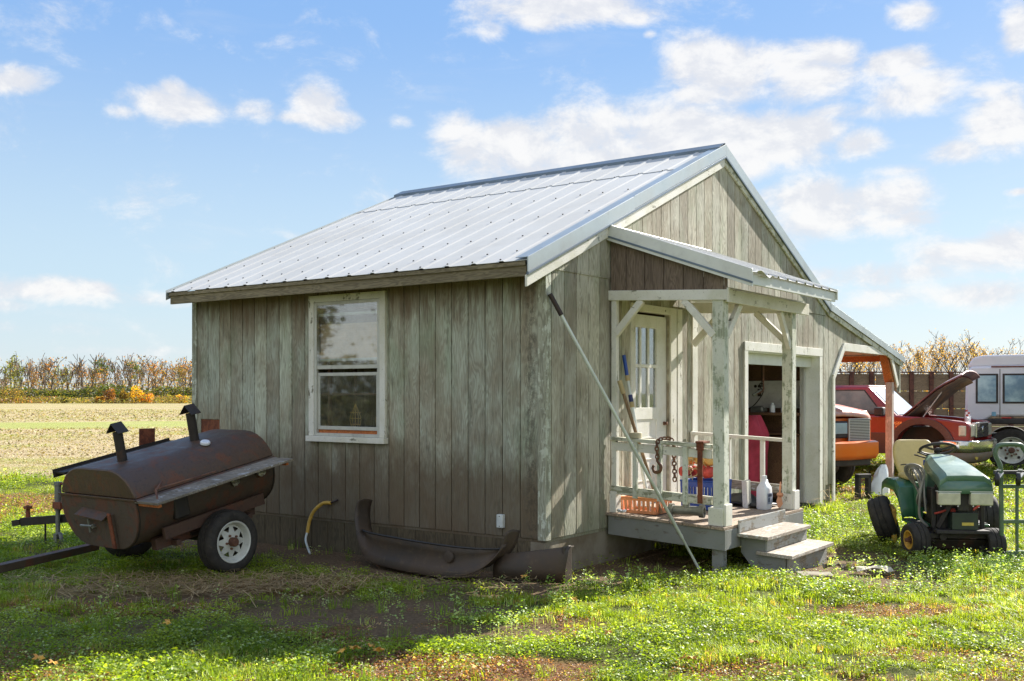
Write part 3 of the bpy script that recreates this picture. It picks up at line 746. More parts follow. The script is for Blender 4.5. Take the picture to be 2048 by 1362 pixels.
# ---- roof
def ribbed(mb, a0, a1, P, off, pitch=.305, h=.009, w=.034, th=.004):
    """P(a, t, n): t 0..1 down the slope, n = height off the roof plane"""
    xs = [(a0, 0)]; k = a0 + off
    while k < a1-.04:
        xs += [(k-w, 0), (k-w*.45, h), (k+w*.45, h), (k+w, 0)]; k += pitch
    xs.append((a1, 0)); ts = [0, 1]
    top = [[P(a, t, n) for (a, n) in xs] for t in ts]; bot = [[P(a, t, n-th) for (a, n) in xs] for t in ts]
    mb.sheet(top); mb.sheet(bot); m = len(xs)
    for tt in (0, 1):
        for i in range(m-1): mb.add([top[tt][i], top[tt][i+1], bot[tt][i+1], bot[tt][i]], [(0, 1, 2, 3)])
roof = None
def slopeP(b0, z0, b1, z1):
    nb, nz_ = -(z1-z0), (b1-b0)
    l_ = math.hypot(nb, nz_); nb, nz_ = nb/l_, nz_/l_
    if nz_ < 0: nb, nz_ = -nb, -nz_
    return lambda a, t, n: (a, b0+(b1-b0)*t + nb*n, z0+(z1-z0)*t + nz_*n)
EAVE_B = -.34; EAVE_Z = RZ - SL*(RB-EAVE_B)
Pl = slopeP(RB, RZ, EAVE_B, EAVE_Z)
mb = MB(); ribbed(mb, -4.90, .045, lambda a, t, n: Pl(a, t, n), .10)
roof = mb.build('roof', M['galv'], shed, smooth=25)
mb = MB()                                        # second run of sheets laps 1 m below the ridge
ribbed(mb, -4.90, .042, lambda a, t, n: Pl(a, t*.235, n+.006), .10)
mb.build('upper_sheet', M['galv'], roof, smooth=25)
mb = MB(); Pr = slopeP(RB, RZ, 7.22, RZ-SL*3.57); ribbed(mb, -4.93, .055, Pr, .10)
Pn_ = slopeP(7.18, RZ-SL*3.53+.0, 10.98, RZ-SL*3.53-.178*3.8); ribbed(mb, -4.93, .055, lambda a, t, n: Pn_(a, t, n-.03), .10)
mb.build('lower_slope', M['galv'], roof, smooth=25)
r1 = random.Random(3); scr = None
for t in (.03, .235, .42, .62, .80, .93, .985):
    k = -4.90+.10
    while k < .02:
        for dx in (-.045,):
            p = Pl(k+dx + r1.uniform(-.008, .008), t + r1.uniform(-.004, .004), .004 + (.006 if t < .235 else 0))
            if scr is None: scr = MB().lathe([(.010, 0), (.010, .005), (.005, .009), (0, .009)], (0, 0, 0), (0, -.39, .92), 6).build('roof_screw', M['screw'], roof); so_ = scr
            else: so_ = scr.copy(); COL.objects.link(so_); so_.parent = roof
            so_.location = p
        k += .305
# ridge cap: folded strip with a turned-down lip facing the long wall
mb = MB()
for sg, (bb, dz) in ((-1, (.17, .0)), (1, (.17, .0))):
    p0 = (RB, RZ+.045); p1 = (RB+sg*bb, RZ-SL*bb+.040); p2 = (RB+sg*(bb+.004), RZ-SL*bb-.0)
    for q0, q1 in ((p0, p1), (p1, p2)):
        mb.sheet([[(-4.94, q0[0], q0[1]), (.05, q0[0], q0[1])], [(-4.94, q1[0], q1[1]), (.05, q1[0], q1[1])]])
mb.build('ridge_cap', M['galv_dark'], roof, solid=.003)
# gable-edge metal trim and the white board beneath it
def rake(b0, z0, b1, z1, name, mat, a_out, dz0, dz1, a_in, parent):
    mb = MB()
    mb.add([(a_in, b0, z0+dz1), (a_out, b0, z0+dz1), (a_out, b0, z0+dz0), (a_in, b0, z0+dz0), (a_in, b1, z1+dz1), (a_out, b1, z1+dz1), (a_out, b1, z1+dz0), (a_in, b1, z1+dz0)],
           [(0,1,2,3), (7,6,5,4), (0,4,5,1), (1,5,6,2), (2,6,7,3), (3,7,4,0)])
    return mb.build(name, mat, parent, bevel=.002, seg=1)
zr, zl = RZ+.02, EAVE_Z+.02; zR = RZ-SL*3.6+.02
for (b0, z0, b1, z1) in ((EAVE_B-.01, zl, 1.5, RZ-SL*(RB-1.5)+.02), (1.495, RZ-SL*(RB-1.495)+.025, RB, zr+.003), (RB, zr, 7.25, RZ-SL*3.6+.02)):
    rake(b0, z0, b1, z1, 'rake_trim', M['galv_trim'], .064, -.125, .006, .052, roof)
rake(EAVE_B-.01, zl, RB, zr, 'rake_cover', M['galv_trim'], .060, .0, .006, -.07, roof)
rake(EAVE_B-.01, zl, RB, zr, 'rake_lip', M['galv_dark'], .068, -.150, -.125, .045, roof)
rake(RB, zr, 7.25, zR, 'rake_lip', M['galv_dark'], .068, -.150, -.125, .045, roof)
rake(7.2, zR-.03, 11.0, zR-.03-.178*3.8, 'rake_trim', M['galv_trim'], .064, -.10, .006, .052, roof)
rake(EAVE_B+.0, zl-.149, RB, zr-.149, 'rake_board', M['white_y'], .046, -.10, 0, .0225, roof)
rake(RB, zr-.149, 7.25, zR-.149, 'rake_board', M['worn_x'], .046, -.07, 0, .0225, roof)
rake(7.2, zR-.13, 10.96, zR-.13-.178*3.76, 'rake_board', M['worn_x'], .046, -.08, 0, .0225, roof)
mb = MB(); mb.sheet([[(-4.91, RB, zr), (-4.91, EAVE_B-.01, zl)], [(-4.91, RB, zr-.11), (-4.91, EAVE_B-.01, zl-.11)]]); mb.build('rake_trim', M['galv_trim'], roof, solid=.006)
# eave fascia (two steps), soffit, rafters, corner block
mb = MB(); mb.box(-4.88, .02, EAVE_B+.025, EAVE_B+.05, EAVE_Z-.135, EAVE_Z-.032); mb.build('fascia', M['fascia'], shed, bevel=.003)
mb = MB(); mb.box(-4.88, .02, EAVE_B+.008, EAVE_B+.0245, EAVE_Z-.045, EAVE_Z-.008); mb.build('drip_board', M['fascia'], shed, bevel=.003)
mb = MB()
mb.add([(-4.9, EAVE_B+.05, EAVE_Z-.13), (.0, EAVE_B+.05, EAVE_Z-.13), (.0, -.002, EAVE_Z-.02), (-4.9, -.002, EAVE_Z-.02), (-4.9, EAVE_B+.05, EAVE_Z-.12), (.0, EAVE_B+.05, EAVE_Z-.12), (.0, -.002, EAVE_Z-.01), (-4.9, -.002, EAVE_Z-.01)],
       [(0,3,2,1), (4,5,6,7), (0,1,5,4), (1,2,6,5), (2,3,7,6), (3,0,4,7)])
mb.build('soffit', M['fascia'], shed)
# ---- window in the long wall
w0, w1, z0, z1 = win
wn_ = MB(); T_ = .0
mb = MB()
mb.box(-2.935, -2.86, -.045, -.0125, 1.16, 2.60); mb.box(-1.935, -1.862, -.045, -.0125, 1.16, 2.60); mb.box(-2.935, -1.862, -.046, -.0127, 2.535, 2.605)
window = mb.build('window', M['white_z'], shed, bevel=.004)
MB().box(-2.95, -1.85, -.075, -.005, 1.10, 1.158).build('sill', M['white_x'], window, bevel=.005)
mb = MB(); f = .035
mb.box(-2.858, -2.858+f, -.038, -.005, 1.16, 2.533); mb.box(-1.937-f, -1.937, -.038, -.005, 1.16, 2.533); mb.box(-2.823, -1.972, -.038, -.005, 2.50, 2.533); mb.box(-2.823, -1.972, -.0375, -.005, 1.16, 1.19)
mb.box(-2.822, -1.973, -.030, -.004, 1.845, 1.885)                                  # storm meeting bar
mb.build('frame', M['alu'], window, bevel=.002)
mb = MB(); mb.box(-2.822, -1.973, -.022, -.004, 1.775, 1.808); mb.box(-2.822, -1.973, -.022, -.004, 1.225, 1.262); mb.box(-2.822, -2.79, -.020, -.004, 1.262, 1.775); mb.box(-2.00, -1.973, -.020, -.004, 1.262, 1.775); mb.build('sash', M['alu'], window, bevel=.002)
for z in (1.925, 2.39): MB().box(-2.822, -1.973, -.003, .012, z, z+.028).build('sash', M['alu'], window, bevel=.002)
MB().box(-2.82, -1.975, -.006, -.0015, 1.19, 1.224).build('sash_board', M['rawwood'], window)
MB().box(-2.822, -1.973, -.0345, -.0325, 1.885, 2.50).build('pane', M['glass'], window)
MB().box(-2.79, -2.0, -.0175, -.0155, 1.262, 1.775).build('pane', M['glass_low'], window)
mb = MB(); z = 1.96
while z < 2.30:
    mb.cbox((-2.40, .022, z), (.84, .027, .0012), Matrix.Rotation(R(68), 3, 'X')); z += .024
mb.build('blind', M['blind'], window)
MB().box(-2.815, -1.98, .30, .306, 1.99, 2.5).build('curtain', M['interior'], window)
# interior seen through the window: shelf, frames, plant baskets
mb = MB(); mb.box(-2.86, -1.9, .06, .30, 1.58, 1.60); mb.box(-2.75, -2.72, .05, .09, 1.20, 1.95); mb.box(-2.62, -2.60, .3, .33, 1.2, 1.95); mb.build('inner_shelf', M['interior'], window)
mb = MB()
for cx in (-2.42, -2.06):
    for k in range(5):
        a_ = -0.5+k*.25
        mb.tube(curve_pts([(cx+.07*math.sin(a_), .12, 1.22), (cx+.11*math.sin(a_*1.6), .12, 1.33), (cx+.05*math.sin(a_*1.2), .12, 1.44), (cx, .12, 1.49)], 4), .0035, 4)
    for z in (1.28, 1.34, 1.40): mb.tube([(cx-.075, .12, z), (cx+.075, .12, z)], .003, 4)
mb.build('wire_basket', M['ochre'], window)
# outlet box
mb = MB(); mb.box(-.494, -.424, -.055, -.0125, .385, .505); ob_ = mb.build('outlet_box', M['outlet'], shed, bevel=.006)
mb = MB()
for z in (.40, .49): mb.lathe([(.005, 0), (.004, .003), (0, .003)], (-.459, -.055, z), (0, -1, 0), 8)
mb.build('screw', M['screw'], ob_)
# ---- inside
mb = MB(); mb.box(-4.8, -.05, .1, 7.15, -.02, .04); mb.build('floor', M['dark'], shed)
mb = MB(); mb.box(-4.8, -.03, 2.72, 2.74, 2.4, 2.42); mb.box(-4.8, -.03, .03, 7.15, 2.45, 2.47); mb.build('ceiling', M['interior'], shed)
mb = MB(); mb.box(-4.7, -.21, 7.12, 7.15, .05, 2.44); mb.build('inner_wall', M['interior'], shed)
mb = MB(); mb.box(-1.25, -.35, 7.09, 7.118, 1.38, 1.78); pb = mb.build('pegboard', M['pegboard'], shed)
mb = MB(); mb.box(-.98, -.93, 7.07, 7.0895, 1.55, 1.66); mb.lathe([(.022, 0), (.022, .01), (0, .01)], (-1.02, 7.09, 1.70), (0, -1, 0), 10); mb.lathe([(.022, 0), (.022, .01), (0, .01)], (-.96, 7.09, 1.70), (0, -1, 0), 10); mb.build('outlet', M['dark'], pb)
mb = MB(); mb.box(-2.2, -.25, 6.75, 7.11, 1.28, 1.32); mb.box(-2.2, -.25, 6.78, 7.10, 1.0, 1.02); mb.box(-1.0, -.25, 6.80, 6.82, .1, .98); mb.build('workbench', M['interior'], shed)
hk = thing('hanging_hook', L(-.45, 6.0, 1.60), -TH, 'rusty hook hanging on a rod inside the garage opening', 'hook')
MB().tube(curve_pts([(0, 0, .80), (0, 0, .15), (.01, -.02, .05), (-.03, -.06, .0), (-.08, -.10, -.01)], 4), .011, 6).build('rod', M['hub'], hk, smooth=60)
MB().tube([(-.10, -.12, -.03), (-.02, -.02, .04)], .02, 6).build('grip', M['greysteel'], hk)
cbl = thing('hanging_cable', L(-.85, 6.9, 1.38), -TH, 'black cable hanging in front of the white pegboard', 'cable')
MB().tube(curve_pts([(0, 0, 1.0), (.01, 0, .42), (-.02, .02, .30), (.03, .0, .25), (-.02, 0, .15), (-.14, 0, .02), (-.30, 0, -.04)], 5), .008, 5).build('wire', M['dark'], cbl, smooth=60)
MB().lathe([(.03, -.01), (.03, .01), (.02, .01), (.02, -.01)], (.0, 0, .34), (0, 1, 0), 12, close=True).build('ring', M['dark'], cbl)
bn = thing('bench_clutter', L(-.62, 6.85, 1.32), -TH, 'jumble of motors and jars heaped on the workbench', 'tools')
mb = MB(); mb.lathe([(.06, 0), (.06, .16), (.03, .18), (.03, .22)], (-.35, 0, .02), (1, 0, .1), 14); mb.build('motor', M['greysteel'], bn, smooth=40)
for x_, h_ in ((-.05, .14), (.12, .10), (.25, .17)): MB().lathe([(.04, 0), (.04, h_*.7), (.02, h_*.85), (.02, h_)], (x_, .02, 0), (0, 0, 1), 12).build('jar', M['jug'], bn, smooth=40)
# door
mb = MB(); mb.box(-.06, -.02, 1.582, 1.618, .45, 2.40); mb.box(-.06, -.02, 2.11, 2.325, .45, 2.40)
mb.box(-.06, -.02, 1.618, 2.11, 2.27, 2.40); mb.box(-.06, -.02, 1.618, 2.11, .45, .56); mb.box(-.06, -.02, 1.618, 2.11, 1.33, 1.45)
mb.box(-.052, -.028, 1.618, 2.11, .56, 1.33)
for z in (.70, .92, 1.14): mb.box(-.028, -.022, 1.64, 2.09, z-.008, z+.008)
mb.box(-.055, -.025, 1.765, 1.795, 1.45, 2.27); mb.box(-.055, -.025, 1.935, 1.965, 1.45, 2.27); mb.box(-.053, -.023, 1.618, 2.11, 1.86, 1.895)
dr = mb.build('door', M['door_white'], shed, bevel=.004)
MB().box(-.042, -.040, 1.618, 2.11, 1.45, 2.27).build('pane', M['dooglass'], dr)
MB().lathe([(.02, 0), (.02, .008), (.014, .02), (.020, .032), (.018, .042), (0, .045)], (-.02, 2.27, 1.28), (1, 0, 0), 14).build('handle', M['hub'], dr, smooth=40)
mb = MB(); mb.box(-.05, .03, 1.485, 1.578, .45, 2.50); mb.box(-.05, .03, 2.337, 2.47, .45, 2.50); mb.box(.0125, .032, 2.49, 2.60, .45, 2.50); mb.box(-.05, .031, 1.578, 2.337, 2.425, 2.50)
mb.build('door_frame', M['white_z'], shed, bevel=.004)
# garage opening: outer trim, deep jambs, rolled panel, tracks
mb = MB(); mb.box(.0125, .034, 4.26, 4.36, .05, 2.22); mb.box(.0125, .034, 6.86, 6.97, .03, 2.22); mb.box(.0125, .036, 4.26, 6.97, 2.115, 2.225); mb.build('garage_trim', M['white_z'], shed, bevel=.004)
mb = MB(); mb.box(-.26, .012, 6.862, 6.90, .02, 2.13); mb.box(-.26, .012, 4.34, 4.378, .02, 2.13); mb.box(-.26, .012, 4.378, 6.862, 2.10, 2.13); mb.build('garage_jamb', M['door_white'], shed, bevel=.003)
mb = MB(); mb.prism([(-.12, 1.96), (-.09, 1.96), (-.09, 2.10), (-.13, 2.10), (-.16, 2.06), (-.16, 2.0)], 4.38, 6.86, 'y'); gp = mb.build('garage_door', M['trim_white'], shed, bevel=.004)
mb = MB(); mb.box(-.20, -.17, 6.81, 6.85, .05, 2.05); mb.box(-1.5, -.17, 6.81, 6.85, 2.03, 2.06); mb.build('track', M['galv'], gp)
# carport: trim around the clipped opening, raw framing, posts
mb = MB()
def trimseg(p, q, w=.075): mb.beam((.026, p[0], p[1]), (.026, q[0], q[1]), .024, w, (1, 0, 0)) if False else mb.beam((.026, p[0], p[1]), (.026, q[0], q[1]), .026, w, (0, 0, 1))
trimseg((7.45, .02), (7.45, 1.84), .08); trimseg((7.45, 1.83), (7.93, 2.31), .10); trimseg((7.90, 2.285), (10.27, 2.28), .12); trimseg((10.24, 2.29), (10.69, 1.72), .10)
mb.build('carport_trim', M['white_y'], shed, bevel=.004)
mb = MB(); mb.beam((-.07, 10.19, 2.27), (-.07, 10.60, 1.72), .13, .09); mb.box(-.14, -.025, 7.9, 10.2, 2.26, 2.34); mb.beam((-.05, 7.5, 1.8), (-.05, 7.93, 2.27), .08, .06)
for a in (-1.2, -2.4, -3.6, -4.75): mb.beam((a, 7.25, 2.80), (a, 10.8, 2.17), .045, .12)
mb.box(-4.8, -.02, 10.72, 10.77, 2.14, 2.24)
mb.build('carport_frame', M['rawwood'], shed, bevel=.003)
cp = MB().box(-.10, .01, 10.42, 10.53, -.05, 1.78).build('carport_post', M['rawpost'], shed, bevel=.004)
MB().box(-4.75, -4.64, 10.70, 10.80, -.05, 2.16).build('carport_post', M['rawpost'], shed, bevel=.004)
# light switch-like conduit between door and garage, with the hasp
MB().box(.0125, .028, 2.86, 2.985, .45, 2.50).build('wall_post', M['white_z'], shed, bevel=.004)

# ---------------------------------------------------------------- porch (it sags 2.5 degrees away from the wall)
SAG = .047
def sg(a, b, z): return (a, b, z - SAG*a)
def pm(): return MB(sg)
porch = MB(sg)
for i in range(9):                                # deck boards run along the wall
    a0 = .005 + i*.137; porch.box(a0, a0+.131, 1.02, 2.98, .432, .458)
porch = porch.build('porch_deck', M['deckwood'], shed, bevel=.003)
mb = pm(); mb.box(.03, 1.235, 1.035, 1.07, .25, .43); mb.box(1.20, 1.235, 1.07, 2.93, .255, .43); mb.box(.03, 1.235, 2.93, 2.965, .25, .43); mb.build('skirt', M['greydeck'], porch, bevel=.003)
for b0 in (1.072, 2.83): pm().box(1.09, 1.19, b0, b0+.1, -.1, .43).build('pier', M['greydeck'], porch, bevel=.003)
def post(b0, lean=0):
    m_ = MB(lambda a, b, z: sg(a + lean*(2.5-z), b - lean*.3*(2.5-z), z)); m_.box(1.085, 1.195, b0, b0+.11, .46, 2.505)
    p = m_.build('porch_post', M['worn_z'], shed, bevel=.005)
    m_ = pm(); m_.box(1.06, 1.084, b0-.02, b0+.125, .46, .62); m_.box(1.06, 1.20, b0-.03, b0-.003, .46, .62); m_.box(1.198, 1.225, b0-.01, b0+.13, .46, .655)
    m_.build('base_block', M['white_z'], p, bevel=.004)
post(1.085, .006); post(2.76, .0)
mb = pm(); mb.box(.035, .09, 1.085, 1.14, .46, 2.50); mb.box(.03, .10, 1.06, 1.16, .46, .66); mb.build('porch_post', M['white_z'], shed, bevel=.004)
mb = pm(); mb.box(-.03, 1.235, 1.072, 1.108, 2.49, 2.585); mb.build('porch_beam', M['white_x'], shed, bevel=.004)
mb = pm(); mb.box(1.196, 1.235, 1.109, 3.14, 2.475, 2.592); mb.box(1.236, 1.258, 1.06, 1.10, 2.47, 2.60); mb.build('porch_beam', M['white_y'], shed, bevel=.004)
mb = pm(); mb.box(.04, 1.195, 2.80, 2.84, 2.475, 2.59); mb.build('porch_beam', M['white_x'], shed, bevel=.004)
mb = pm(); mb.box(.034, 1.194, 1.11, 3.10, 2.605, 2.615); mb.build('porch_ceiling', M['trim_white'], shed)
def brace(p, q):
    m_ = pm(); m_.beam(p, q, .045, .065); m_.build('brace', M['white_x'], shed, bevel=.003)
brace((.08, 1.10, 2.17), (.36, 1.10, 2.49)); brace((1.10, 1.10, 2.17), (.80, 1.10, 2.49)); brace((1.17, 1.19, 2.17), (1.17, 1.50, 2.48)); brace((1.16, 2.77, 2.12), (1.16, 2.50, 2.48))
brace((1.10, 2.81, 2.19), (.78, 2.81, 2.48)); brace((.06, 2.81, 2.13), (.38, 2.81, 2.47))
# porch gable cheek
PZ0, PZ1, PA = 3.20, 2.66, 1.50
def pz(a): return PZ0 + (PZ1+SAG*PA-PZ0)/PA*a
mb = pm(); k = .0
cuts = [0.03] + [.2+.2*i for i in range(6)] + [1.235]
for a0, a1 in zip(cuts, cuts[1:]):
    if a1 <= a0: continue
    g = .004
    vs = [(a0+g, 1.082, 2.586), (a1-g, 1.082, 2.586), (a1-g, 1.082, max(pz(a1)-.09, 2.60)), (a0+g, 1.082, pz(a0)-.09)]
    mb.add(vs + [(p[0], 1.096, p[2]) for p in vs], [(0,1,2,3), (7,6,5,4), (0,4,5,1), (1,5,6,2), (2,6,7,3), (3,7,4,0)])
vs = [(.03, 1.097, 2.586), (1.235, 1.097, 2.586), (1.235, 1.097, 2.60), (.03, 1.097, pz(.03)-.09)]; mb.add(vs + [(p[0], 1.105, p[2]) for p in vs], [(0,1,2,3), (7,6,5,4), (0,4,5,1), (1,5,6,2), (2,6,7,3), (3,7,4,0)])
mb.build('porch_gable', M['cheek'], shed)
# porch roof sheet, rakes, fascia
def prP(a, t, n):
    aa = .02 + (PA-.02)*t
    return (aa, a, pz(aa) - SAG*aa + n)
mb = MB(); ribbed(mb, 1.03, 3.24, prP, .13, pitch=.229, h=.02, w=.03)
proof = mb.build('porch_roof', M['galv'], shed, smooth=25)
mb = MB()
for i in range(1):
    pts_ = [(.02, pz(.02)-.02), (PA+.0, pz(PA)-SAG*PA-.02)]
def prk(b0, b1, d0, d1, name, mat, a1=PA):
    m_ = MB(); z = lambda a: pz(a)-SAG*a
    vs = [(.02, b0, z(.02)+d0), (a1, b0, z(a1)+d0), (a1, b0, z(a1)+d1), (.02, b0, z(.02)+d1)]
    m_.add(vs + [(p[0], b1, p[2]) for p in vs], [(0,1,2,3), (7,6,5,4), (0,4,5,1), (1,5,6,2), (2,6,7,3), (3,7,4,0)])
    return m_.build(name, mat, proof, bevel=.002, seg=1)
prk(1.012, 1.028, -.082, .028, 'rake_trim', M['trim_white']); prk(1.005, 1.03, -.100, -.082, 'rake_lip', M['galv_dark']); prk(1.012, 1.04, -.128, -.10, 'rake_board', M['trim_white'])
prk(3.242, 3.256, -.09, .02, 'rake_trim', M['trim_white'])
prk(1.03, 3.24, .020, .028, 'wall_flashing', M['trim_white'], .07)
zz = pz(PA)-SAG*PA
mb = MB(); mb.box(PA-.045, PA-.02, 1.03, 3.24, zz-.105, zz-.012); mb.build('fascia', M['trim_white'], proof, bevel=.003)
mb = MB()                                        # bent-up torn edge of the sheet at the near corner
mb.sheet([[(PA-.02, 1.03+.06*i, zz+.004+.0*i) for i in range(9)], [(PA+.03, 1.03+.06*i, zz-.005+.028*math.sin(i*.9)*(i < 6)) for i in range(9)]]); mb.build('bent_edge', M['galv'], proof, solid=.003)
# railings
def railing(b, a0, a1, bal, zt, zb, zl):
    m_ = pm(); m_.box(a0, a1, b-.045, b+.045, zt-.035, zt); rl = m_.build('railing', M['worn_x'], shed, bevel=.006)
    m_ = pm(); m_.box(a0, a1, b-.018, b+.018, zt-.13, zt-.05); m_.build('rail', M['white_x'], rl, bevel=.003)
    m_ = pm(); m_.box(a0, a1, b-.020, b+.020, zb, zl); m_.build('rail', M['worn_x'], rl, bevel=.003)
    for a in bal:
        m_ = pm(); m_.box(a-.022, a+.022, b-.055, b-.0205, zb-.015, zt-.036); m_.build('baluster', M['worn_z'], rl, bevel=.003)
    return rl
railing(1.10, .03, 1.08, (.31, .57, .83), 1.185, .635, .715)
m_ = pm(); m_.box(.03, 1.09, 2.79, 2.85, 1.145, 1.18); rl = m_.build('railing', M['white_x'], shed, bevel=.004)
m_ = pm(); m_.box(.45, 1.12, 2.80, 2.835, .605, .70); m_.build('rail', M['greywood'], rl, bevel=.003)
for a in (.05, .47, .85): m_ = pm(); m_.box(a-.022, a+.022, 2.80, 2.84, .70 if a > .4 else .46, 1.145); m_.build('baluster', M['white_z'], rl, bevel=.003)
m_ = pm(); m_.cbox((.80, 2.52, .60), (.055, .10, .28), Matrix.Rotation(R(6), 3, 'X')); m_.build('loose_block', M['white_z'], rl, bevel=.004)
# steps
st = pm(); st.box(1.22, 1.53, 1.29, 2.38, .35, .382); st.box(1.40, 1.74, 1.33, 2.42, .205, .237)
st = st.build('steps', M['tread'], shed, bevel=.004)
mb = pm(); mb.box(1.238, 1.256, 1.30, 2.42, .384, .50); mb.box(1.475, 1.495, 1.36, 2.36, .24, .348); mb.box(1.66, 1.68, 1.40, 2.40, .02, .203); mb.build('riser', M['riser'], st, bevel=.003)
mb = pm()
for b0 in (1.37, 2.33):
    mb = pm(); mb.prism([(1.24, .34), (1.474, .34), (1.474, .204), (1.655, .204), (1.655, .02), (1.50, .0), (1.36, .06), (1.24, .2)], b0, b0+.035, 'y'); mb.build('stringer', M['greydeck'], st, bevel=.003)
# ---------------------------------------------------------------- tank smoker on its trailer, parked parallel to the gable wall, nose down 11 degrees
PIT = R(11.2); SA, SB, SZ = -3.045, -2.39, .597
smoker = thing('smoker', L(SA, -1.6, 0), -TH, 'rusty brown oil-tank barbecue smoker on a two-wheeled trailer', 'smoker')
def tk(u, s_, v): return (u, SB + 1.6 + s_*math.cos(PIT) - v*math.sin(PIT), SZ + s_*math.sin(PIT) + v*math.cos(PIT))
def ls(a, b, z): return (a - SA, b + 1.6, z)      # shed coordinates -> smoker coordinates
def stad(W_, H_, lo=-9, hi=9, n=14, grow=0.0):
    r = H_/2 + grow; e = W_/2 - H_/2; P_ = []
    for i in range(n+1): t = -PI/2 + PI*i/n; P_.append((e + r*math.cos(t), r*math.sin(t)))
    for i in range(n+1): t = PI/2 + PI*i/n; P_.append((-e + r*math.cos(t), r*math.sin(t)))
    out = []
    m_ = len(P_)
    for i in range(m_):                            # clip to lo..hi
        p, q = P_[i], P_[(i+1) % m_]
        for lim in (lo, hi):
            pass
        if lo <= p[1] <= hi: out.append(p)
        for lim in ((lo, hi) if p[1] < q[1] else (hi, lo)):
            if (p[1]-lim)*(q[1]-lim) < 0:
                t = (lim-p[1])/(q[1]-p[1]); out.append((p[0]+(q[0]-p[0])*t, lim))
    return out
def tprism(mb, poly, s0, s1):
    n = len(poly); vs = [tk(p[0], s0, p[1]) for p in poly] + [tk(p[0], s1, p[1]) for p in poly]
    fs = [tuple(range(n)), tuple(range(2*n-1, n-1, -1))] + [(i, i+n, (i+1) % n+n, (i+1) % n) for i in range(n)]
    mb.add(vs, fs); return mb
TL = 1.525
body = tprism(MB(), stad(1.12, .69, hi=.105), 0, TL).build('tank', M['rust'], smoker, smooth=32, bevel=.006)
lid = tprism(MB(), stad(1.12, .69, lo=.112, grow=.012), .012, TL+.012).build('lid', M['rust_lid'], smoker, smooth=32, bevel=.012)
mb = MB()                                          # flange along the lid's lower edge and the seam across the end
for u in (.585,): mb.add([tk(u-.02, 0, .10), tk(u+.02, 0, .085), tk(u+.02, TL, .085), tk(u-.02, TL, .10), tk(u-.02, 0, .118), tk(u+.018, 0, .10), tk(u+.018, TL, .10), tk(u-.02, TL, .118)], [(0,3,2,1), (4,5,6,7), (0,1,5,4), (1,2,6,5), (2,3,7,6), (3,0,4,7)])
mb.add([tk(-.565, -.012, .10), tk(.575, -.012, .10), tk(.575, 0, .10), tk(-.565, 0, .10), tk(-.565, -.012, .118), tk(.575, -.012, .118), tk(.575, 0, .118), tk(-.565, 0, .118)], [(0,3,2,1), (4,5,6,7), (0,1,5,4), (1,2,6,5), (2,3,7,6), (3,0,4,7)])
mb.build('lid_flange', M['rust_lid'], lid, bevel=.003)
mb = MB()
mb.tube([tk(.54, .30, .19), tk(.64, .16, .16), tk(.80, .05, .055)], .009, 6); mb.tube([tk(.63, .17, .165), tk(.625, .80, .155)], .008, 6)
mb.build('lid_handle', M['hub'], lid)
th_ = MB().lathe([(.045, 0), (.045, .018), (.038, .026), (0, .027)], tk(.30, .98, .355), Vector(tk(.30, 0, 1)) - Vector(tk(0.05, 0, 0.2)), 18).build('thermometer', M['jug'], lid, smooth=40)
for s_ in (.30, 1.08):
    mb = MB(); b0 = Vector(tk(.02, s_, .345)); up_ = (Vector(tk(.02, s_, 1)) - Vector(tk(.02, s_, 0))).normalized()
    mb.lathe([(.055, 0), (.052, .012), (.043, .013), (.043, .27), (0, .27)], b0, up_, 14); ch = mb.build('chimney', M['rust_dark'], lid, smooth=40)
    t0 = b0 + up_*.27; mb = MB(); fw = Vector((0, math.cos(PIT), math.sin(PIT)))
    A_ = [t0 + fw*(-.055) + up_*.085, t0 + fw*.055 + up_*.085]
    for sx in (-1, 1):
        e = [p + Vector((sx*.088, 0, 0)) - up_*.085 for p in A_]; mb.add([A_[0], A_[1], e[1], e[0]] + [p - up_*.006 for p in (A_[0], A_[1], e[1], e[0])], [(0,1,2,3), (7,6,5,4), (0,4,5,1), (2,6,7,3), (1,5,6,2), (3,7,4,0)])
    mb.tube([t0 - up_*.02, t0 + up_*.075], .006, 5); mb.build('cap', M['rust_dark'], ch)
# weld beads round the tank, hinge knuckles at the back, runs of grease
for s_ in (.02, 1.50):
    mb = MB(); P_ = [tk(p[0], s_, p[1]) for p in stad(1.126, .696, hi=.10)]; mb.tube(P_, .005, 5, cap=False); mb.build('weld_bead', M['steel_blk'], body)
for s_ in (.25, .75, 1.25): MB().tube([tk(-.50, s_-.05, .26), tk(-.50, s_+.05, .26)], .016, 8).build('hinge', M['rust_dark'], lid)
# firebox door on the near end: flap, hood lip, latch
def eb(mb, u0, u1, v0, v1, s0, s1): return mb.add([tk(u0, s0, v0), tk(u1, s0, v0), tk(u1, s1, v0), tk(u0, s1, v0), tk(u0, s0, v1), tk(u1, s0, v1), tk(u1, s1, v1), tk(u0, s1, v1)], [(0,3,2,1), (4,5,6,7), (0,1,5,4), (1,2,6,5), (2,3,7,6), (3,0,4,7)])
fd = eb(MB(), -.16, .22, -.335, -.03, -.022, 0).build('firebox_door', M['rust_dark'] if 0 else M['rust'], smoker, bevel=.003)
mb = MB(); eb(mb, .17, .215, -.33, -.02, -.036, -.022); mb.build('hinge_strip', M['rust_orange'], fd, bevel=.003)
mb = MB(); mb.add([tk(-.24, 0, -.005), tk(.16, 0, -.035), tk(.16, -.085, -.075), tk(-.24, -.085, -.045), tk(-.24, 0, .003), tk(.16, 0, -.027), tk(.16, -.085, -.067), tk(-.24, -.085, -.037)], [(0,3,2,1), (4,5,6,7), (0,1,5,4), (1,2,6,5), (2,3,7,6), (3,0,4,7)])
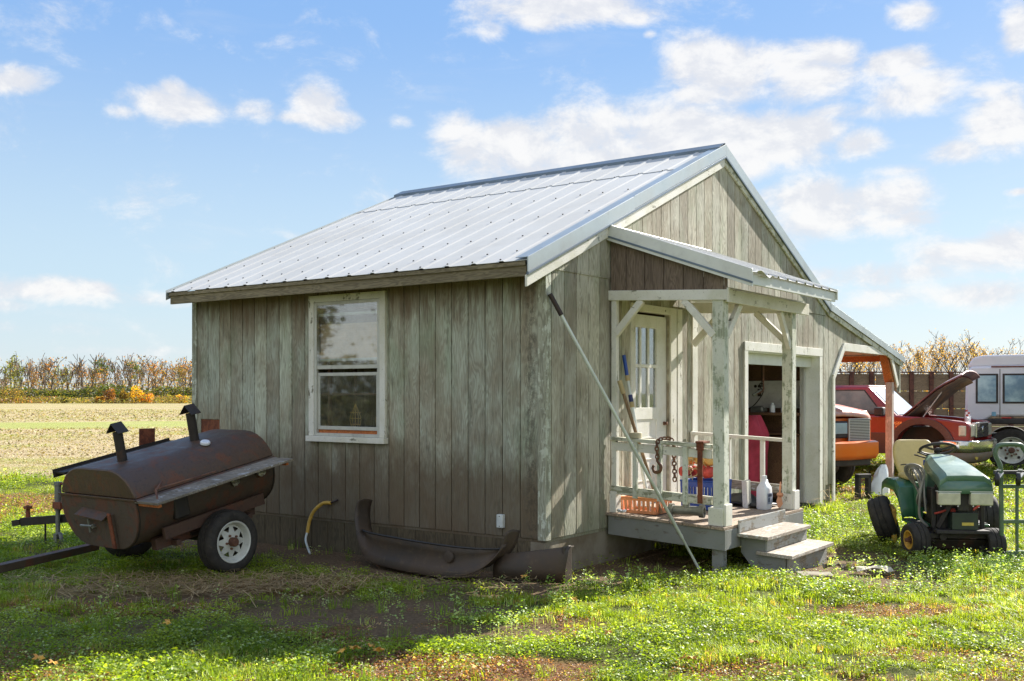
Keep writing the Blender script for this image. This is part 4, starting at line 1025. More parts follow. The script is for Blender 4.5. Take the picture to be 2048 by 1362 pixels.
mb.build('hood_lip', M['rust_lid'], fd)
mb = MB(); mb.tube([tk(-.10, -.05, -.08), tk(-.10, -.05, -.20)], .010, 6); mb.tube([tk(-.22, -.055, -.145), tk(-.05, -.055, -.14)], .011, 6); mb.lathe([(.02, 0), (.02, .03), (0, .03)], tk(-.055, -.02, -.15), (0, -1, 0), 8); mb.build('latch', M['greysteel'], fd)
# shelf board, its bracket, foil plugs, soot plate
sh = eb(MB(), .545, .86, .085, .107, .0, 1.50).build('shelf_board', M['greywood'], smoker, bevel=.003)
mb = MB(); eb(mb, .55, .83, .055, .083, .03, .06); eb(mb, .55, .83, .055, .083, 1.43, 1.46); mb.build('shelf_bracket', M['rawwood'], sh)
for (s_, v_, rr) in ((1.02, .005, .045), (1.335, .015, .055)):
    r2 = random.Random(int(s_*100)); mb = MB(); c_ = Vector(tk(.57, s_, v_)); n_ = 10; P_ = []
    for i in range(6):
        P_.append([c_ + Vector(((.06 - .03*(i/5)**2)*r2.uniform(.6, 1.3) - .01, math.cos(2*PI*k/n_)*rr*i/5*r2.uniform(.8, 1.2), math.sin(2*PI*k/n_)*rr*i/5*r2.uniform(.8, 1.2))) for k in range(n_)])
        P_[-1].append(P_[-1][0])
    mb.sheet(P_); mb.build('foil_plug', M['foil'], body)
mb = MB(); eb(mb, .49, .566, -.17, .06, .36, .52); mb.build('patch_plate', M['steel_blk'], body, bevel=.02, seg=3)
# back shelf with rusty stake plate
mb = MB(); eb(mb, -.60, -.46, .285, .300, .02, 1.25); eb(mb, -.61, -.60, .25, .325, .0, 1.25); mb.build('back_rack', M['rust_dark'], smoker)
mb = MB(); mb.box(-.66, -.645, .07, .24, .98, 1.255); mb.build('stake_plate', M['rust_orange'], smoker)
# frame rails, cross members, axle, wheels
fr = MB(); eb(fr, .535, .575, -.30, -.195, .22, 1.33); eb(fr, -.575, -.535, -.30, -.195, .22, 1.33); eb(fr, -.53, .53, -.40, -.35, .35, .40); eb(fr, -.53, .53, -.40, -.35, 1.15, 1.20)
eb(fr, -.45, -.38, -.40, -.30, .2, 1.3); eb(fr, .38, .45, -.40, -.30, .2, 1.3)
fr = fr.build('trailer_frame', M['rust_frame'], smoker, bevel=.004)
axz = .275; axb = -1.53
mb = MB(); mb.tube([ls(-3.85, axb, axz), ls(-2.4, axb, axz)], .028, 8); mb.box(*[v for v in (ls(-2.62, 0, 0)[0], ls(-2.57, 0, 0)[0])], axb+1.6-.25, axb+1.6+.25, .34, .37); mb.box(ls(-3.6, 0, 0)[0], ls(-3.55, 0, 0)[0], axb+1.6-.25, axb+1.6+.25, .34, .37)
mb.build('axle', M['rust_dark'], fr)
def wheel(parent, c, axis, R_, w, rimr, tm, rm, name='wheel', holes=8, hub=True, dish=.03):
    """tyre as the part, rim and hub as sub-parts; axis points to the outer side"""
    ax = Vector(axis).normalized(); c = Vector(c); hw = w/2
    prof = [(rimr, hw*.80), (rimr+.012, hw*.93), (rimr+(R_-rimr)*.45, hw*1.04), (R_-.03*R_/.3, hw*.97), (R_-.008, hw*.80), (R_, hw*.62), (R_, .33*hw), (R_-.008, .30*hw), (R_-.008, .24*hw), (R_, .21*hw), (R_, -.21*hw), (R_-.008, -.24*hw), (R_-.008, -.30*hw), (R_, -.33*hw), (R_, -hw*.62), (R_-.008, -hw*.80), (R_-.03*R_/.3, -hw*.97), (rimr+(R_-rimr)*.45, -hw*1.04), (rimr+.012, -hw*.93), (rimr, -hw*.8)]
    t = MB().lathe(prof, c, ax, 40, close=True).build(name, tm, parent, smooth=40)
    mb = MB(); mb.lathe([(rimr+.012, hw*.90), (rimr+.006, hw*.95), (rimr-.006, hw*.90), (rimr-.014, hw*.70), (rimr-.022, hw*.55-dish*.0), (rimr-.030, hw*.30)], c, ax, 36)
    # spoked disc: ring, triangular windows between spokes
    u = ax.orthogonal().normalized(); v = ax.cross(u); d0 = ax*(hw*.38)
    ro, ri = rimr-.028, rimr*.42
    def pt(r_, a_, h=0): return c + d0 + ax*h + r_*(math.cos(a_)*u + math.sin(a_)*v)
    if holes:
        da = 2*PI/holes
        for i in range(holes):
            a0 = i*da
            for k in range(6):                      # outer ring and inner ring bands
                a1, a2 = a0+da*k/6, a0+da*(k+1)/6
                mb.add([pt(ro*.90, a1, .004), pt(ro, a1), pt(ro, a2), pt(ro*.90, a2, .004)], [(0,1,2,3)])
                mb.add([pt(ri, a1, .018), pt(ri*1.25, a1, .014), pt(ri*1.25, a2, .014), pt(ri, a2, .018)], [(0,1,2,3)])
                mb.add([pt(0.001, a1, .02), pt(ri, a1, .018), pt(ri, a2, .018)], [(0,1,2)])
            w_i = da*.46; w_o = da*.18              # spokes flare inward
            for sgn in (1,):
                mb.add([pt(ri*1.25, a0-w_i, .014), pt(ri*1.25, a0+w_i, .014), pt(ro*.90, a0+w_o, .004), pt(ro*.90, a0-w_o, .004)], [(0,1,2,3)])
    else:
        mb.lathe([(ro, hw*.38), (ro*.75, hw*.38-.01), (ri, hw*.38+.015), (0, hw*.38+.015)], c, ax, 30)
    rb = mb.build('rim', rm, t, smooth=40)
    if hub:
        mb = MB(); mb.lathe([(ri*.55, 0), (ri*.55, .045), (ri*.42, .06), (0, .062)], c + d0 + ax*.018, ax, 16)
        for k in range(5): a_ = 2*PI*k/5; mb.lathe([(.011, 0), (.011, .016), (0, .016)], pt(ri*.82, a_, .018), ax, 6)
        mb.build('hub', M['hub'], t, smooth=40)
    return t
wheel(smoker, ls(-2.385, axb, axz), (1, 0, 0), .282, .19, .178, M['tyre'], M['rim_white'])
wheel(smoker, ls(-3.86, axb, axz), (-1, 0, 0), .282, .19, .178, M['tyre'], M['rim_white'])

# separate trailer tongue with jack and caster behind the smoker
tg = thing('trailer_tongue', L(-5.06, -1.56, 0), -TH, 'rusty trailer tongue with upright jack, left of the smoker', 'trailer hitch')
mb = MB(); mb.beam((.75, .48, .36), (-.42, -.16, .245), .055, .085); mb.beam((-.42, -.16, .245), (-.50, -.20, .23), .075, .06); mb.build('tongue_bar', M['rust_dark'], tg, bevel=.005)
mb = MB(); mb.tube([(-.36, -.12, .26), (-.37, -.12, .42)], [.028, .018], 8); mb.box(-.40, -.33, -.15, -.09, .38, .41); mb.build('coupler', M['rust_orange'], tg)
jk = MB().tube([(0, 0, .10), (0, 0, .40)], .024, 10).add([], [])
jk.tube([(0, 0, .38), (0, 0, .66)], .034, 10); jk.lathe([(.042, 0), (.042, .035), (0, .04)], (0, 0, .64), (0, 0, 1), 12); jk = jk.build('jack', M['greysteel'], tg, smooth=40)
mb = MB(); mb.tube([(0, 0, .66), (.06, .01, .66), (.40, .03, .60)], .011, 6); mb.box(-.02, .12, -.05, .05, .40, .47); mb.build('crank', M['rust_orange'], jk)
mb = MB(); mb.box(-.03, .03, -.035, -.028, .05, .13); mb.box(-.03, .03, .028, .035, .05, .13); mb.box(-.03, .03, -.035, .035, .125, .135); mb.build('fork', M['greysteel'], jk)
MB().lathe([(.075, -.02), (.08, -.012), (.08, .012), (.075, .02), (.02, .024), (0, .024)], (.03, 0, .075), (.3, 1, 0), 18).build('caster_wheel', M['greysteel'], jk, smooth=40)
mb = MB(); r2 = random.Random(4)
for i in range(8): mb.cbox((-.10, -.08, .22-.025*i), (.012, .018, .03), Matrix.Rotation(i*1.57, 3, 'Z'))
mb.build('safety_chain', M['rust_dark'], tg)
# timber/steel beam on the ground in front of the smoker
mb = MB(); mb.beam((0, 0, .07), (.62, 1.62, .08), .10, .07); b_ = mb.build('steel_beam', M['rust'], None, bevel=.006)
b_.location = L(-3.66, -3.25, 0); b_.rotation_euler = (0, 0, -TH); b_.scale = (-1, 1, 1)
tag(b_, 'long flat rusty beam lying on the ground under the smoker nose', 'beam')

# yellow hose stub poking out of the grass
hs = thing('hose', L(-2.75, -.12, 0), -TH, 'short curved yellow hose end sticking out beside the wall', 'hose')
hx = lambda P_: [(p[0]+2.75, p[1]+.12, p[2]) for p in P_]
MB().tube(hx(curve_pts([(-2.62, -.03, .475), (-2.72, -.05, .465), (-2.82, -.08, .38), (-2.865, -.10, .27), (-2.87, -.12, .16)], 5)), .019, 8).build('yellow_section', M['yellow'], hs, smooth=60)
MB().tube(hx(curve_pts([(-2.87, -.12, .17), (-2.83, -.18, .09), (-2.64, -.30, -.01)], 5)), .012, 7).build('grey_section', M['pole_white'], hs, smooth=60)
MB().tube(hx([(-2.63, -.03, .475), (-2.53, -.025, .51)]), .010, 6).build('nozzle', M['pole_tip'], hs)

# two black plastic truck panels against the long wall
bp = thing('bumper_cover', L(-1.06, -.42, 0), -TH - R(3), 'black plastic bumper cover lying open with both ends turned up below the window', 'car part')
# near edge curve (u along the wall, z up), depth grows backwards
U = [(-1.02, .02, .60), (-1.03, .0, .50), (-.99, -.03, .38), (-.88, -.08, .22), (-.74, -.12, .08), (-.55, -.15, .03), (-.2, -.17, .01), (.2, -.18, .0), (.55, -.16, .0), (.80, -.10, .06), (.93, -.02, .15), (1.02, .05, .28), (1.06, .08, .43)]
U = curve_pts([(p[0]*.86, p[1]*1.0, p[2]*.93) for p in U], 4)
P_ = []
for p in U:
    w_ = .20 if abs(p.x) > .72 else .26
    P_.append([p + Vector((0, t*w_, .02*math.sin(t*PI) + (.0 if abs(p.x) > .8 else .03*t))) for t in (0, .25, .5, .75, 1)])
MB().sheet(P_).build('shell', M['blackplastic'], bp, smooth=50, solid=.006)
lo = [p for p in U if p.z < .30]
top = [Vector((p.x*.98, p.y + .06, max(p.z+.005, .30 - .05*(p.x+1)/2))) for p in lo]
P_ = [[lo[i].lerp(top[i], t) + Vector((0, .05*math.sin(t*PI), 0)) for t in (0, .25, .5, .75, 1)] for i in range(len(lo))]
MB().sheet(P_).build('face_panel', M['blackplastic'], bp, smooth=50, solid=.010)
mb = MB(); mb.tube([P_[i][-1] for i in range(0, len(P_), 2)], .010, 5); mb.build('rim_lip', M['steel_blk'], bp)
mb = MB(); mb.lathe([(.055, 0), (.05, .012), (.03, .016), (0, .016)], (.42, -.10, .17), (0, -1, .1), 16); mb.build('boss', M['blackplastic'], bp, smooth=40)
b2 = thing('bumper_end', L(.02, .02, 0), -TH, 'smaller black plastic panel leaning at the shed corner', 'car part')
P_ = []
for i in range(9):
    t = i/8; x = -.32 + .60*t; y = -.36 + .22*t*t
    P_.append([(x, y - .02, -.02), (x+.01, y-.03, .10), (x + .02, y, .15 + .08*t), (x+.02, y+.03, .19 + .09*t), (x + .02, y+.09, .185 + .10*t)])
MB().sheet(P_).build('panel', M['blackplastic'], b2, smooth=50, solid=.010)
mb = MB(); mb.box(.25, .275, -.17, -.04, -.02, .29); mb.build('end_flange', M['blackplastic'], b2, bevel=.012)

# ---------------------------------------------------------------- things leaning on and lying about the porch
def loose(name, label, cat, builder, mat, group=None, **kw):
    """single-mesh thing described in shed coordinates, origin moved to its own base"""
    mb = MB(); builder(mb); c = Vector(mb.v[0]); 
    lo_ = Vector((sum(v[0] for v in mb.v)/len(mb.v), sum(v[1] for v in mb.v)/len(mb.v), min(v[2] for v in mb.v)))
    mb.v = [tuple(Vector(v) - lo_) for v in mb.v]
    o_ = mb.build(name, mat, None, **kw); o_.location = L(*lo_); o_.rotation_euler = (0, 0, -TH); tag(o_, label, cat, group); return o_
def rig(name, label, cat, org):
    e = thing(name, L(*org), -TH, label, cat); f_ = lambda a, b, z: (a-org[0], b-org[1], z-org[2]); return e, f_
e, f_ = rig('long_pole', 'long thin white pole leaning from the ground to the shed corner', 'pole', (.72, 1.50, 0))
p0, p1 = Vector((1.01, .995, .0)), Vector((.045, .01, 2.47)); 
MB(f_).tube([p0, p0.lerp(p1, .12), p0.lerp(p1, .121), p0.lerp(p1, .93)], [.012, .012, .0155, .0155], 8).build('shaft', M['pole_white'], e, smooth=60)
MB(f_).tube([p0.lerp(p1, .925), p1], .022, 8).build('grip', M['pole_tip'], e, smooth=60)
e, f_ = rig('extension_pole', 'blue and white telescopic pole standing left of the door', 'pole', (.10, 1.36, .45))
q0, q1 = Vector((.30, 1.36, .45)), Vector((.05, 1.30, 1.97)); q = lambda t: q0.lerp(q1, t)
MB(f_).tube([q(0), q(.70), q(.70), q(.9)], [.019, .019, .014, .014], 8).build('shaft', M['pole_white'], e, smooth=60)
MB(f_).tube([q(.87), q(1)], .019, 8).build('grip', M['blueplastic'], e, smooth=60)
MB(f_).tube([q(.70), q(.745)], .022, 8).build('clamp', M['navyplastic'], e, smooth=60)
for t0 in (.665, .835): MB(f_).tube([q(t0), q(t0+.035)], .024, 8).build('collar', M['tan'], e, smooth=60)
e, f_ = rig('broom', 'wooden broom handle with tan tip leaning on the porch post', 'broom', (.42, 1.25, .44))
q0, q1 = Vector((.48, 1.26, .46)), Vector((.14, 1.06, 1.72)); q = lambda t: q0.lerp(q1, t)
MB(f_).tube([q(0), q(.93)], .017, 8).build('shaft', M['broom'], e, smooth=60); MB(f_).tube([q(.90), q(1)], .024, 8).build('grip', M['tan'], e, smooth=60)
loose('tape_roll', 'roll of pale tape sitting on the left porch rail', 'tape', lambda m_: m_.lathe([(.028, 0), (.062, 0), (.062, .052), (.028, .052)], (.29, 1.10, 1.185-SAG*.29+.002), (0, 0, 1), 24, close=True), M['tape'], smooth=40, bevel=.003)
# chain with hook over the rail
e, f_ = rig('chain', 'rusty tow chain with a hook hanging over the porch rail', 'chain', (.62, 1.04, .9))
def link_chain(mb, P_, ln=.034, r=.0075):
    """alternating oval links along a path"""
    P_ = [Vector(p) for p in P_]; path = []; 
    for p, q_ in zip(P_, P_[1:]):
        n = max(1, int((q_-p).length/.006)); path += [p.lerp(q_, i/n) for i in range(n)]
    path.append(P_[-1]); d = 0; last = path[0]; k = 0; i0 = 0
    for i, p in enumerate(path):
        if (p-last).length >= ln:
            ax = (p-last).normalized(); mid = (p+last)/2; u = ax.orthogonal().normalized(); v = ax.cross(u); 
            if k % 2: u, v = v, u
            ring = [mid + ax*(ln*.68*math.cos(t)) + u*(.017*math.sin(t)) for t in [2*PI*j/12 for j in range(13)]]
            mb.tube(ring, r, 5, cap=False); last = p; k += 1
mb = MB(f_); link_chain(mb, [(.56, 1.035, .99), (.55, 1.035, 1.13), (.57, 1.06, 1.175), (.62, 1.10, 1.18), (.66, 1.13, 1.175), (.67, 1.145, 1.12), (.68, 1.15, .78)]); mb.build('links', M['hub'], e, smooth=60)
mb = MB(f_); mb.tube(curve_pts([(.555, 1.035, 1.00), (.56, 1.035, .965), (.595, 1.035, .925), (.585, 1.035, .875), (.535, 1.035, .865), (.51, 1.035, .90), (.525, 1.035, .93)], 5), [.012]*8 + [.016]*15 + [.013]*7 + [.006], 8); mb.build('hook', M['hub'], e, smooth=60)
# iron strap hooked over the rail
loose('iron_strap', 'flat rusty iron strap hooked over the rail by the corner post', 'strap', lambda m_: (m_.box(.965, 1.015, 1.030, 1.042, .60, 1.13), m_.box(.95, 1.03, 1.02, 1.16, 1.145, 1.165), m_.box(.955, 1.025, 1.028, 1.044, 1.08, 1.15)), M['rust_orange'], bevel=.003)
# orange laundry basket
def basket(m_, a0, a1, b0, b1, z0, z1, mat, slots=7, fl=.035):
    pass
e, f_ = rig('basket', 'orange slotted plastic basket on the porch floor by the wall', 'basket', (.28, 1.36, .44))
def slotted(f_, e, a0, a1, b0, b1, z0, z1, mat, n=8, fl=.03):
    c = [(a0, b0), (a1, b0), (a1, b1), (a0, b1)]
    def P3(i, t, z):
        p, q_ = c[i % 4], c[(i+1) % 4]; cx, cy = (a0+a1)/2, (b0+b1)/2; x = p[0]+(q_[0]-p[0])*t; y = p[1]+(q_[1]-p[1])*t; g = 1 + fl*2*(z-z0)/(z1-z0)/.35*.35
        return (cx+(x-cx)*g, cy+(y-cy)*g, z)
    mb = MB(f_); h = z1-z0
    for i in range(4):
        for (za, zb) in ((z0, z0+h*.18), (z1-h*.2, z1)):
            mb.sheet([[P3(i, 0, za), P3(i, 1, za)], [P3(i, 0, zb), P3(i, 1, zb)]])
        for k in range(n):
            t0, t1 = (k+.0)/n, (k+.52)/n
            if k == 0: t0 = 0
            mb.sheet([[P3(i, t0, z0+h*.18), P3(i, t1, z0+h*.18)], [P3(i, t0, z1-h*.2), P3(i, t1, z1-h*.2)]])
    mb.add([P3(0, 0, z0), P3(1, 0, z0), P3(2, 0, z0), P3(3, 0, z0)], [(0, 1, 2, 3)])
    bo = mb.build('body', mat, e, solid=.004)
    mb = MB(f_); 
    for i in range(4): mb.tube([P3(i, 0, z1), P3(i, 1, z1)], .009, 6)
    mb.build('rim', mat, e); return bo
slotted(f_, e, .08, .46, 1.19, 1.50, .45, .60, M['orangeplastic'])
# blue crate with bundled floats on top
e, f_ = rig('crate', 'blue plastic crate behind the porch rail holding red and ochre floats', 'crate', (.55, 2.0, .43))
slotted(f_, e, .36, .74, 1.92, 2.26, .44, .72, M['blueplastic'], n=10, fl=.02)
fl_, g_ = rig('floats', 'ochre and red net floats heaped in the blue crate', 'floats', (.55, 2.08, .72))
mb = MB(g_); r2 = random.Random(8)
for i in range(7):
    c_ = (.38+.055*i + r2.uniform(-.01, .01), 2.05 + r2.uniform(-.08, .08), .93 + r2.uniform(-.02, .02)); mb.lathe([(0, -.06), (.035, -.05), (.05, 0), (.035, .05), (0, .06)], c_, (r2.uniform(-1, 1)*.3, 1, .3), 12)
mb.build('ochre_floats', M['ochre'], fl_, smooth=60)
mb = MB(g_)
for i in range(7):
    c_ = (.38+.055*i, 2.02 + r2.uniform(-.1, .08), .80 + r2.uniform(-.03, .03)); mb.lathe([(0, -.08), (.045, -.06), (.06, 0), (.045, .06), (0, .08)], c_, (1, r2.uniform(-1, 1), r2.uniform(-.4, .4)), 12)
mb.build('red_floats', M['redplastic'], fl_, smooth=60)
mb = MB(g_)
for i in range(5): mb.tube(curve_pts([(.36+r2.uniform(0, .4), 1.93, .72+r2.uniform(0, .3)) for _ in range(4)], 4), .004, 4)
mb.build('cord', M['tan'], fl_)
# engine-like flanged pipe with a tee
e, f_ = rig('pipe_fitting', 'grey flanged pipe tee with rusty inside lying on the porch floor', 'pipe', (.72, 1.30, .42))
ax_ = Vector((1, .18, 0)).normalized(); c_ = Vector((.60, 1.24, .50))
mb = MB(f_); mb.lathe([(.045, -.02), (.062, -.02), (.062, .02), (.045, .02), (.045, .27), (.060, .27), (.060, .315), (.035, .315), (.035, .27), (.03, .0), (.03, -.02)], c_, ax_, 18, close=True)
mb.lathe([(.035, 0), (.035, .12), (.05, .12), (.05, .15), (.03, .15)], c_ + ax_*.14, (0, .05, 1), 14); mb.box(.70, .86, 1.26, 1.30, .60, .625)
mb.build('body', M['greysteel'], e, smooth=40); MB(f_).lathe([(.0, .0), (.033, .0)], c_ + ax_*.29, ax_, 16).build('bore', M['hub'], e)
MB(f_).lathe([(.0, .0), (.045, .0), (.045, .01)], c_ - ax_*.03, ax_, 16).build('bore', M['rust_orange'], e)
# white jug
e, f_ = rig('jug', 'white plastic oil jug standing at the top of the steps', 'jug', (.97, 2.55, .41))
jx, jy = .975, 2.56; mb = MB(f_)
sec = [(0, .052, .080), (.012, .062, .09), (.20, .062, .09), (.225, .058, .084), (.27, .034, .048), (.285, .022, .022), (.32, .022, .022)]
P_ = []
for (z_, rx, ry) in sec: P_.append([(jx + rx*math.copysign(abs(math.cos(t))**.5, math.cos(t)), jy + ry*math.copysign(abs(math.sin(t))**.5, math.sin(t)), .413+z_) for t in [2*PI*k/24 for k in range(25)]])
mb.sheet(P_); mb.build('body', M['jug'], e, smooth=50)
MB(f_).lathe([(.026, 0), (.026, .025), (0, .026)], (jx, jy, .413+.318), (0, 0, 1), 14).build('cap', M['jug'], e, smooth=40)
MB(f_).tube(curve_pts([(jx, jy+.03, .70), (jx, jy+.075, .70), (jx, jy+.085, .64)], 4), .011, 6).build('handle', M['jug'], e, smooth=60)
lb = MB(f_).box(jx+.0625, jx+.0640, jy-.065, jy+.065, .47, .58).build('label', M['jug_label'], e)
mb = MB(f_); mb.box(jx+.0645, jx+.0655, jy-.05, jy+.05, .545, .57); mb.box(jx+.0645, jx+.0655, jy-.05, jy-.01, .49, .53); mb.build('print', M['print'], lb)
# red canvas cushion roll in the garage doorway
def canvas(m_):
    P_ = []; r3 = random.Random(2)
    for i in range(15):
        z = .05 + 1.24*i/14; row = []
        for k in range(25):
            t = 2*PI*k/24; rr_ = 1 - .12*max(0, i-11); fold = .018*math.sin(t*5 + i*.35) + .012*math.sin(t*3 - i*.6)
            row.append((-.70 + (.15+fold)*math.cos(t)*rr_ + .10*math.sin(i*.16) - .08, 6.36 + (.30+fold*1.5)*math.sin(t)*rr_ - .012*i, z))
        P_.append(row)
    m_.sheet(P_)
    m_.add([P_[-1][k] for k in range(24)], [tuple(range(24))])
loose('canvas_bag', 'tall faded crimson canvas bag standing inside the garage opening', 'bag', canvas, M['redbag'], smooth=60)
# black tarp/mat heap on the porch floor, trolling propeller, short bits
def mat_(m_):
    P_ = [[(.42+.07*i, 2.50+.045*j, .43 + (.13-.02*abs(j-5))*math.exp(-((i-3.5)/3.0)**2)*(1+.12*math.sin(i*2+j))) for j in range(11)] for i in range(9)]
    m_.sheet(P_)
loose('rubber_mat', 'black rubber mat humped up at the far end of the porch floor', 'mat', mat_, M['blackplastic2'], smooth=60, solid=.01)
def prop(m_):
    c = Vector((1.10, 2.66, .56)); m_.lathe([(0, -.03), (.018, -.02), (.022, .0), (.018, .03), (0, .035)], c, (1, 0, 0), 10)
    for a_ in (R(80), R(262)):
        d = Vector((0, math.cos(a_), math.sin(a_))); s_ = Vector((.02, -d.z*.03, d.y*.03)); m_.add([c+d*.015-s_*.5, c+d*.015+s_*.5, c+d*.09+s_*1.2, c+d*.135+s_*.3, c+d*.13-s_*.3, c+d*.07-s_*1.0], [(0, 1, 2, 3, 4, 5)])
loose('propeller', 'small orange two-bladed propeller beside the white jug', 'propeller', prop, M['propeller'], solid=.006)
loose('wood_chip', 'small rusty red scrap at the foot of the left porch post', 'scrap', lambda m_: m_.cbox((.10, 1.24, .465), (.10, .06, .02)), M['redplastic'], bevel=.004)
# trash plastic by the left post
def bag(m_):
    r3 = random.Random(5); m_.sheet([[(.12+.02*i, 1.02+.018*j, .462 + r3.uniform(0, .035)) for j in range(5)] for i in range(5)])
loose('plastic_scrap', 'crumpled white plastic at the left front edge of the porch', 'scrap', bag, M['jug'])
# scraps and an iron hook by the steps
def scrap(m_, a, b, w, h, ang, rr_):
    r3 = random.Random(rr_); m_.sheet([[(a+math.cos(ang)*i*w/5 - math.sin(ang)*j*h/4, b+math.sin(ang)*i*w/5 + math.cos(ang)*j*h/4, .02 + r3.uniform(0, .05)) for j in range(5)] for i in range(6)])
loose('paper_scrap', 'torn crumpled pale sheet lying on the dirt in front of the steps', 'scrap', lambda m_: scrap(m_, 2.22, 1.62, .34, .16, .6, 1), M['paper'], solid=.004)
loose('bark_scrap', 'thin flat grey scrap on the dirt nearest the lower step', 'scrap', lambda m_: scrap(m_, 1.95, 1.62, .22, .07, 1.0, 2), M['greywood'], solid=.006)
loose('flat_stone', 'flat pale slab half buried left of the lower step', 'slab', lambda m_: m_.cbox((1.95, 1.32, .012), (.30, .22, .03), Matrix.Rotation(.5, 3, 'Z')), M['concrete'], bevel=.01)
loose('iron_hook', 'bent black iron rod lying on the dirt at the tractor shadow', 'hook', lambda m_: m_.tube(curve_pts([(2.42, 2.38, .03), (2.34, 2.25, .04), (2.42, 2.14, .05), (2.58, 2.22, .06), (2.68, 2.42, .05)], 5), .011, 6), M['rust_dark'], smooth=60)
# fallen leaves: one is modelled, the rest are copies
lf = MB(); n_ = 9; out_ = []
for i in range(n_*2):
    t = 2*PI*i/(n_*2); r_ = .05 if i % 2 == 0 else .026; out_.append((r_*math.cos(t), r_*math.sin(t)*.85, .012*math.sin(t*3)))
lf.add([(0, 0, .004)] + out_, [(0, i+1, (i+1) % (n_*2)+1) for i in range(n_*2)])
lf0 = lf.build('fallen_leaf', M['leaf'], None, solid=.0015)
spots = [(-.95, 6.35), (-.80, 6.30), (-.86, 6.42), (-1.02, 6.28), (.98, 6.05), (1.05, 6.12), (1.9, 7.15), (2.55, 6.7), (.62, 6.75), (.1, 8.8), (-2.6, 5.95), (-2.75, 6.1), (-2.3, 7.0), (3.0, 7.35), (.45, 7.9), (1.5, 6.5), (3.1, 6.1), (-.2, 5.9)]
for i, (x_, y_) in enumerate(spots):
    o_ = lf0 if i == 0 else lf0.copy()
    if i: COL.objects.link(o_)
    o_.location = (x_, y_, .055 + rnd.uniform(0, .02)); o_.rotation_euler = (rnd.uniform(-.5, .5), rnd.uniform(-.5, .5), rnd.uniform(0, 6)); s_ = rnd.uniform(.6, 1.05); o_.scale = (s_, s_, s_)
    lx = sorted(spots, key=lambda p: p[0]/p[1]).index((x_, y_)) + 1
    tag(o_, 'small fallen orange leaf on the front lawn, %s from the left' % ordn(lx), 'leaf', 'fallen leaves scattered over the lawn')
# ---------------------------------------------------------------- garden tractor (x = forward, towards the camera)
FW = -PI/2 - R(6)
tr = thing('garden_tractor', (4.43, 10.75, 0), FW, 'green garden tractor with yellow wheels and a cracked cream seat', 'tractor')
# local: x forward (0 = mid), y to its left (world +x side... image right), z up
mb = MB()
prof = [(.62, .66), (.66, .70), (.66, .78), (.60, .835), (.10, .93), (-.10, .96), (-.16, .92), (-.16, .72), (.0, .70)]
def hoodsheet():
    rows = []
    for (x_, zt, w_) in ((.66, .75, .235), (.655, .80, .23), (.60, .825, .225), (.40, .865, .215), (.15, .91, .19), (-.02, .94, .16), (-.16, .955, .14)):
        rows.append([(x_, -w_-.02, zt-.12), (x_, -w_-.005, zt-.045), (x_, -w_*.74, zt), (x_, 0, zt+.006), (x_, w_*.74, zt), (x_, w_+.005, zt-.045), (x_, w_+.02, zt-.12)])
    return rows
hr = hoodsheet(); h_ = MB().sheet(hr); f0 = hr[0]; h_.add(f0, [tuple(range(len(f0)))]); 
h_.build('hood', M['green_hood'], tr, smooth=28, solid=.008)
for sy in (-1, 1):
    hl = MB().box(.60, .668, sy*.15-.105, sy*.15+.105, .52, .645).build('headlight', M['lens'], tr, bevel=.012)
    MB().box(.59, .665, sy*.15-.11, sy*.15+.11, .647, .655).build('headlight_bracket', M['galv'], hl)
    for dy in (-.08, .08): MB().lathe([(.007, 0), (.007, .012), (0, .012)], (.66, sy*.15+dy, .518), (0, 0, -1), 8).build('bolt', M['galv'], hl)
fr = MB(); fr.box(.44, .60, -.25, .25, .235, .27); fr.box(.40, .44, -.25, -.21, .27, .66); fr.box(.40, .44, .21, .25, .27, .66); fr.box(-.9, .45, -.17, -.12, .26, .34); fr.box(-.9, .45, .12, .17, .26, .34)
fr.box(.38, .41, -.20, .22, .46, .475); fr.beam((.58, -.05, .65), (.46, -.20, .28), .02, .05); fr.box(.50, .60, -.05, .05, .46, .66)
fr.build('frame', M['truck_blk'], tr, bevel=.006)
MB().box(.30, .42, -.20, .20, .25, .66).build('radiator', M['truck_blk'], tr, bevel=.01)
MB().prism([(.40, .06), (.46, .16), (.30, .22), (-.45, .22), (-.5, .08)], -.26, .26, 'y').build('mower_deck', M['rust_dark'], tr, bevel=.01)
en = MB(); en.box(-.05, .32, -.17, .17, .24, .62); en.lathe([(.14, 0), (.14, .10), (.11, .13), (0, .13)], (.13, 0, .56), (0, 0, 1), 18); en.tube(curve_pts([(.30, -.12, .50), (.38, -.17, .42), (.36, -.20, .33), (.28, -.18, .30)], 4), .030, 8)
en.box(.2, .36, -.19, -.10, .40, .52); en.box(.1, .36, .08, .2, .34, .50); en.tube([(.1, -.2, .64), (.42, -.21, .66)], .012, 6); en.build('engine', M['rust_dark'], tr, bevel=.008)
bt = MB().box(.43, .58, -.10, .14, .272, .44).build('battery', M['battery'], tr, bevel=.006)
mb = MB(); mb.box(.5805, .583, -.01, .10, .315, .345); mb.build('battery_label', M['amber'], bt)
mb = MB(); mb.box(.45, .50, -.085, -.045, .44, .47); mb.tube(curve_pts([(.50, -.12, .46), (.54, -.20, .44), (.50, -.24, .42)], 4), .010, 6); mb.tube(curve_pts([(.5, .12, .46), (.46, .20, .52), (.42, .16, .56)], 4), .012, 6); mb.build('battery_clamp', M['redplastic'], bt)
